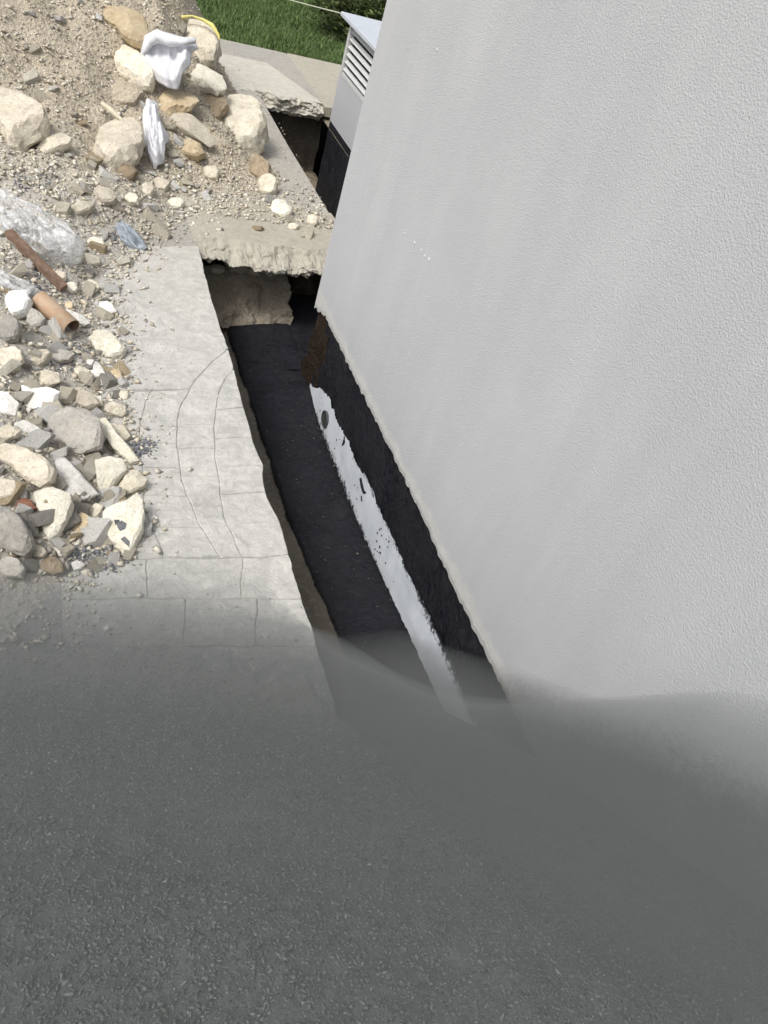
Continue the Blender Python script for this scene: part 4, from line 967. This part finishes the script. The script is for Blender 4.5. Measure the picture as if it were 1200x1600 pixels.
# ------------------------------------------------------------------ made-up dark heap standing in for a grey blur in the foreground
def toe(x): return lerp_tab([(-3, 2.05), (-0.4, 1.90), (0.4, 1.72), (1.0, 1.50), (1.4, 1.20), (1.9, 1.12), (3, 1.12)], x)
def toe_haze(x): return lerp_tab([(-3, 2.05), (-0.4, 1.90), (0.4, 1.72), (1.0, 1.50), (1.6, 1.32), (1.9, 1.26), (3, 1.26)], x)
def G(x, y):
    d = toe(x)-y
    k = 0.22; z = (math.sqrt(d*d+k*k)+d)*0.5*0.88-k*0.22
    if d < 0.25 and x > 1.0: w_ = sstep(1.0, 1.12, x)*sstep(0.25, 0.0, d); z = z*(1-w_)+d*0.95*w_
    top = 1.30; z = z if z < top-0.35 else top-0.35*math.exp(-(z-top+0.35)/0.35)
    z -= max(0, -y-1.2)*0.6
    return z+0.020*fbm(x, y, 0, 2.2)+0.010*fbm(x, y, 4, 9)
vs, fs = [], []; nx, nyy = 190, 210; x0, x1, y0, y1 = -3.0, 1.93, -2.8, 2.9
for j in range(nyy+1):
    for i in range(nx+1):
        x = x0+(x1-x0)*i/nx; y = y0+(y1-y0)*j/nyy; z = G(x, y); z += 0.007*fbm(x, y, 7, 40, 2)
        vs.append((x, y, max(z, -0.78 if x > 1.06 else -0.05)))
for j in range(nyy):
    for i in range(nx):
        a = j*(nx+1)+i; f = (a, a+1, a+nx+2, a+nx+1)
        if max(vs[q][2] for q in f) > (-0.77 if vs[a][0] > 1.06 else -0.045): fs.append(f)
tag(mesh_obj('added_heap', vs, fs, ADDED_HEAP, None, True), 'dark grey heap of fine crushed stone filling the whole foreground', 'gravel heap')
pts, pale, crumbs = [], [], []
for i in range(130000):
    x = random.uniform(-0.75, 1.88); y = random.uniform(-0.1, 2.75); z = G(x, y)
    fl = Z_LEDGE+0.012 if x > 1.5 else (-0.72 if x > 1.085 else 0.002)
    if 1.0 < x < 1.12 and y > 1.45: fl = 0.002 if x < 1.08 else -0.72
    d = y-toe(x)
    if z < fl:
        if random.random() > (0.45 if x < 1.09 else 0.8)*math.exp(-(fl-z+max(0, d)*0.8)/(0.12 if x < 1.09 else 0.22)): continue
        z = fl
    s = random.uniform(0.002, 0.005) if random.random() < 0.985 else random.uniform(0.005, 0.007)
    if x < 1.1 and random.random() < 0.72*math.exp(-max(0, -d)/0.26): pale.append(((x, y, z+s*0.35), s, random.uniform(1.0, 1.8)))  # pale grains dither the added heap's edge into a soft fade
    else: pts.append(((x, y, z+s*0.35), s, random.uniform(1.1, 2.2)))
for i in range(420):
    x = random.uniform(1.46, 1.9); y = random.uniform(1.9, 5.3); q = random.uniform(0.002, 0.008)
    crumbs.append(((x, y, (Z_LEDGE-0.02 if x < 1.7 else (Z_LEDGE-0.01+lerp_tab(ZF, y))/2)+0.006+q*0.3), q, random.uniform(1, 1.7)))
grains('soil_crumbs', crumbs, m_island('fallen_crumbs', [(0.10, 0.085, 0.065), (0.05, 0.05, 0.05), (0.20, 0.18, 0.14), (0.03, 0.03, 0.035), (0.07, 0.06, 0.05)]), 'crumbs of earth fallen on the black trench ledge', 'crumbs')
grains('added_chips', pts, ADDED_GRIT, 'added dark grey chips covering the made-up foreground heap and its edge', 'added chips')
grains('added_pale_grit', pale, m_island('pale_grey_grit', [(0.30, 0.30, 0.285), (0.38, 0.375, 0.355), (0.24, 0.245, 0.24), (0.42, 0.41, 0.39)]), 'added pale grey grit softening the edge of the made-up heap on the pavement', 'grit')

# ------------------------------------------------------------------ haze volume added to fade the foreground softly to grey
def haze_top(x, y):
    d = toe_haze(x)-y+0.03*fbm(x, y, 0, 0.8, 2); k = 0.22
    z = (math.sqrt(d*d+k*k)+d)*0.5*0.88
    top = 1.32; z = z if z < top-0.35 else top-0.35*math.exp(-(z-top+0.35)/0.35)
    z += 0.46*min(1.0, max(0.0, (d+0.95)/1.0))**1.7-0.24*sstep(0.1, 0.9, d)+0.25*sstep(0.4, 1.9, x)*sstep(-0.5, 1.0, d)+0.30*sstep(0.9, 1.9, x)*sstep(-0.2, 1.2, d)-0.004
    if d < -0.94: z = -0.08-0.5*min(0.6, -0.94-d)
    w_ = sstep(0.85, 1.35, x)*sstep(0.55, 0.15, d)
    if w_ > 0: z = z*(1-w_)+w_*(0.26+0.14*sstep(1.2, 1.9, x)+1.0*d)
    return z-max(0, -y-1.0)*0.8
bm = bmesh.new(); nx, nyy = 64, 90; x0, x1, y0, y1 = -2.6, 1.90, -2.4, 3.05; ZB = -1.1
top_, bot_ = [], []
for j in range(nyy+1):
    for i in range(nx+1):
        x = x0+(x1-x0)*i/nx; y = y0+(y1-y0)*j/nyy
        top_.append(bm.verts.new((x, y, max(haze_top(x, y), ZB+0.04)))); bot_.append(bm.verts.new((x, y, ZB)))
for j in range(nyy):
    for i in range(nx):
        a = j*(nx+1)+i; b = a+nx+1
        bm.faces.new((top_[a], top_[a+1], top_[b+1], top_[b])); bm.faces.new((bot_[a], bot_[b], bot_[b+1], bot_[a+1]))
def side(idx):
    for a, b in zip(idx, idx[1:]): bm.faces.new((top_[a], bot_[a], bot_[b], top_[b]))
side(list(range(nx+1))); side([nyy*(nx+1)+i for i in range(nx, -1, -1)])
side([j*(nx+1) for j in range(nyy, -1, -1)]); side([j*(nx+1)+nx for j in range(nyy+1)])
vm = bpy.data.materials.new('grey_dust'); vm.use_nodes = True; vt = vm.node_tree; vt.nodes.clear()
vo = vt.nodes.new('ShaderNodeOutputMaterial'); pvn = vt.nodes.new('ShaderNodeVolumePrincipled')
pvn.inputs['Color'].default_value = (0.545, 0.575, 0.565, 1); pvn.inputs['Density'].default_value = 1.05; pvn.inputs['Anisotropy'].default_value = 0.0  # volume made up for the soft grey fade
vt.links.new(pvn.outputs[0], vo.inputs['Volume'])
tag(bm_obj('added_haze', bm, vm), 'added grey haze volume fading out the heap, trench end and wall foot in the foreground', 'dust', kind='stuff')
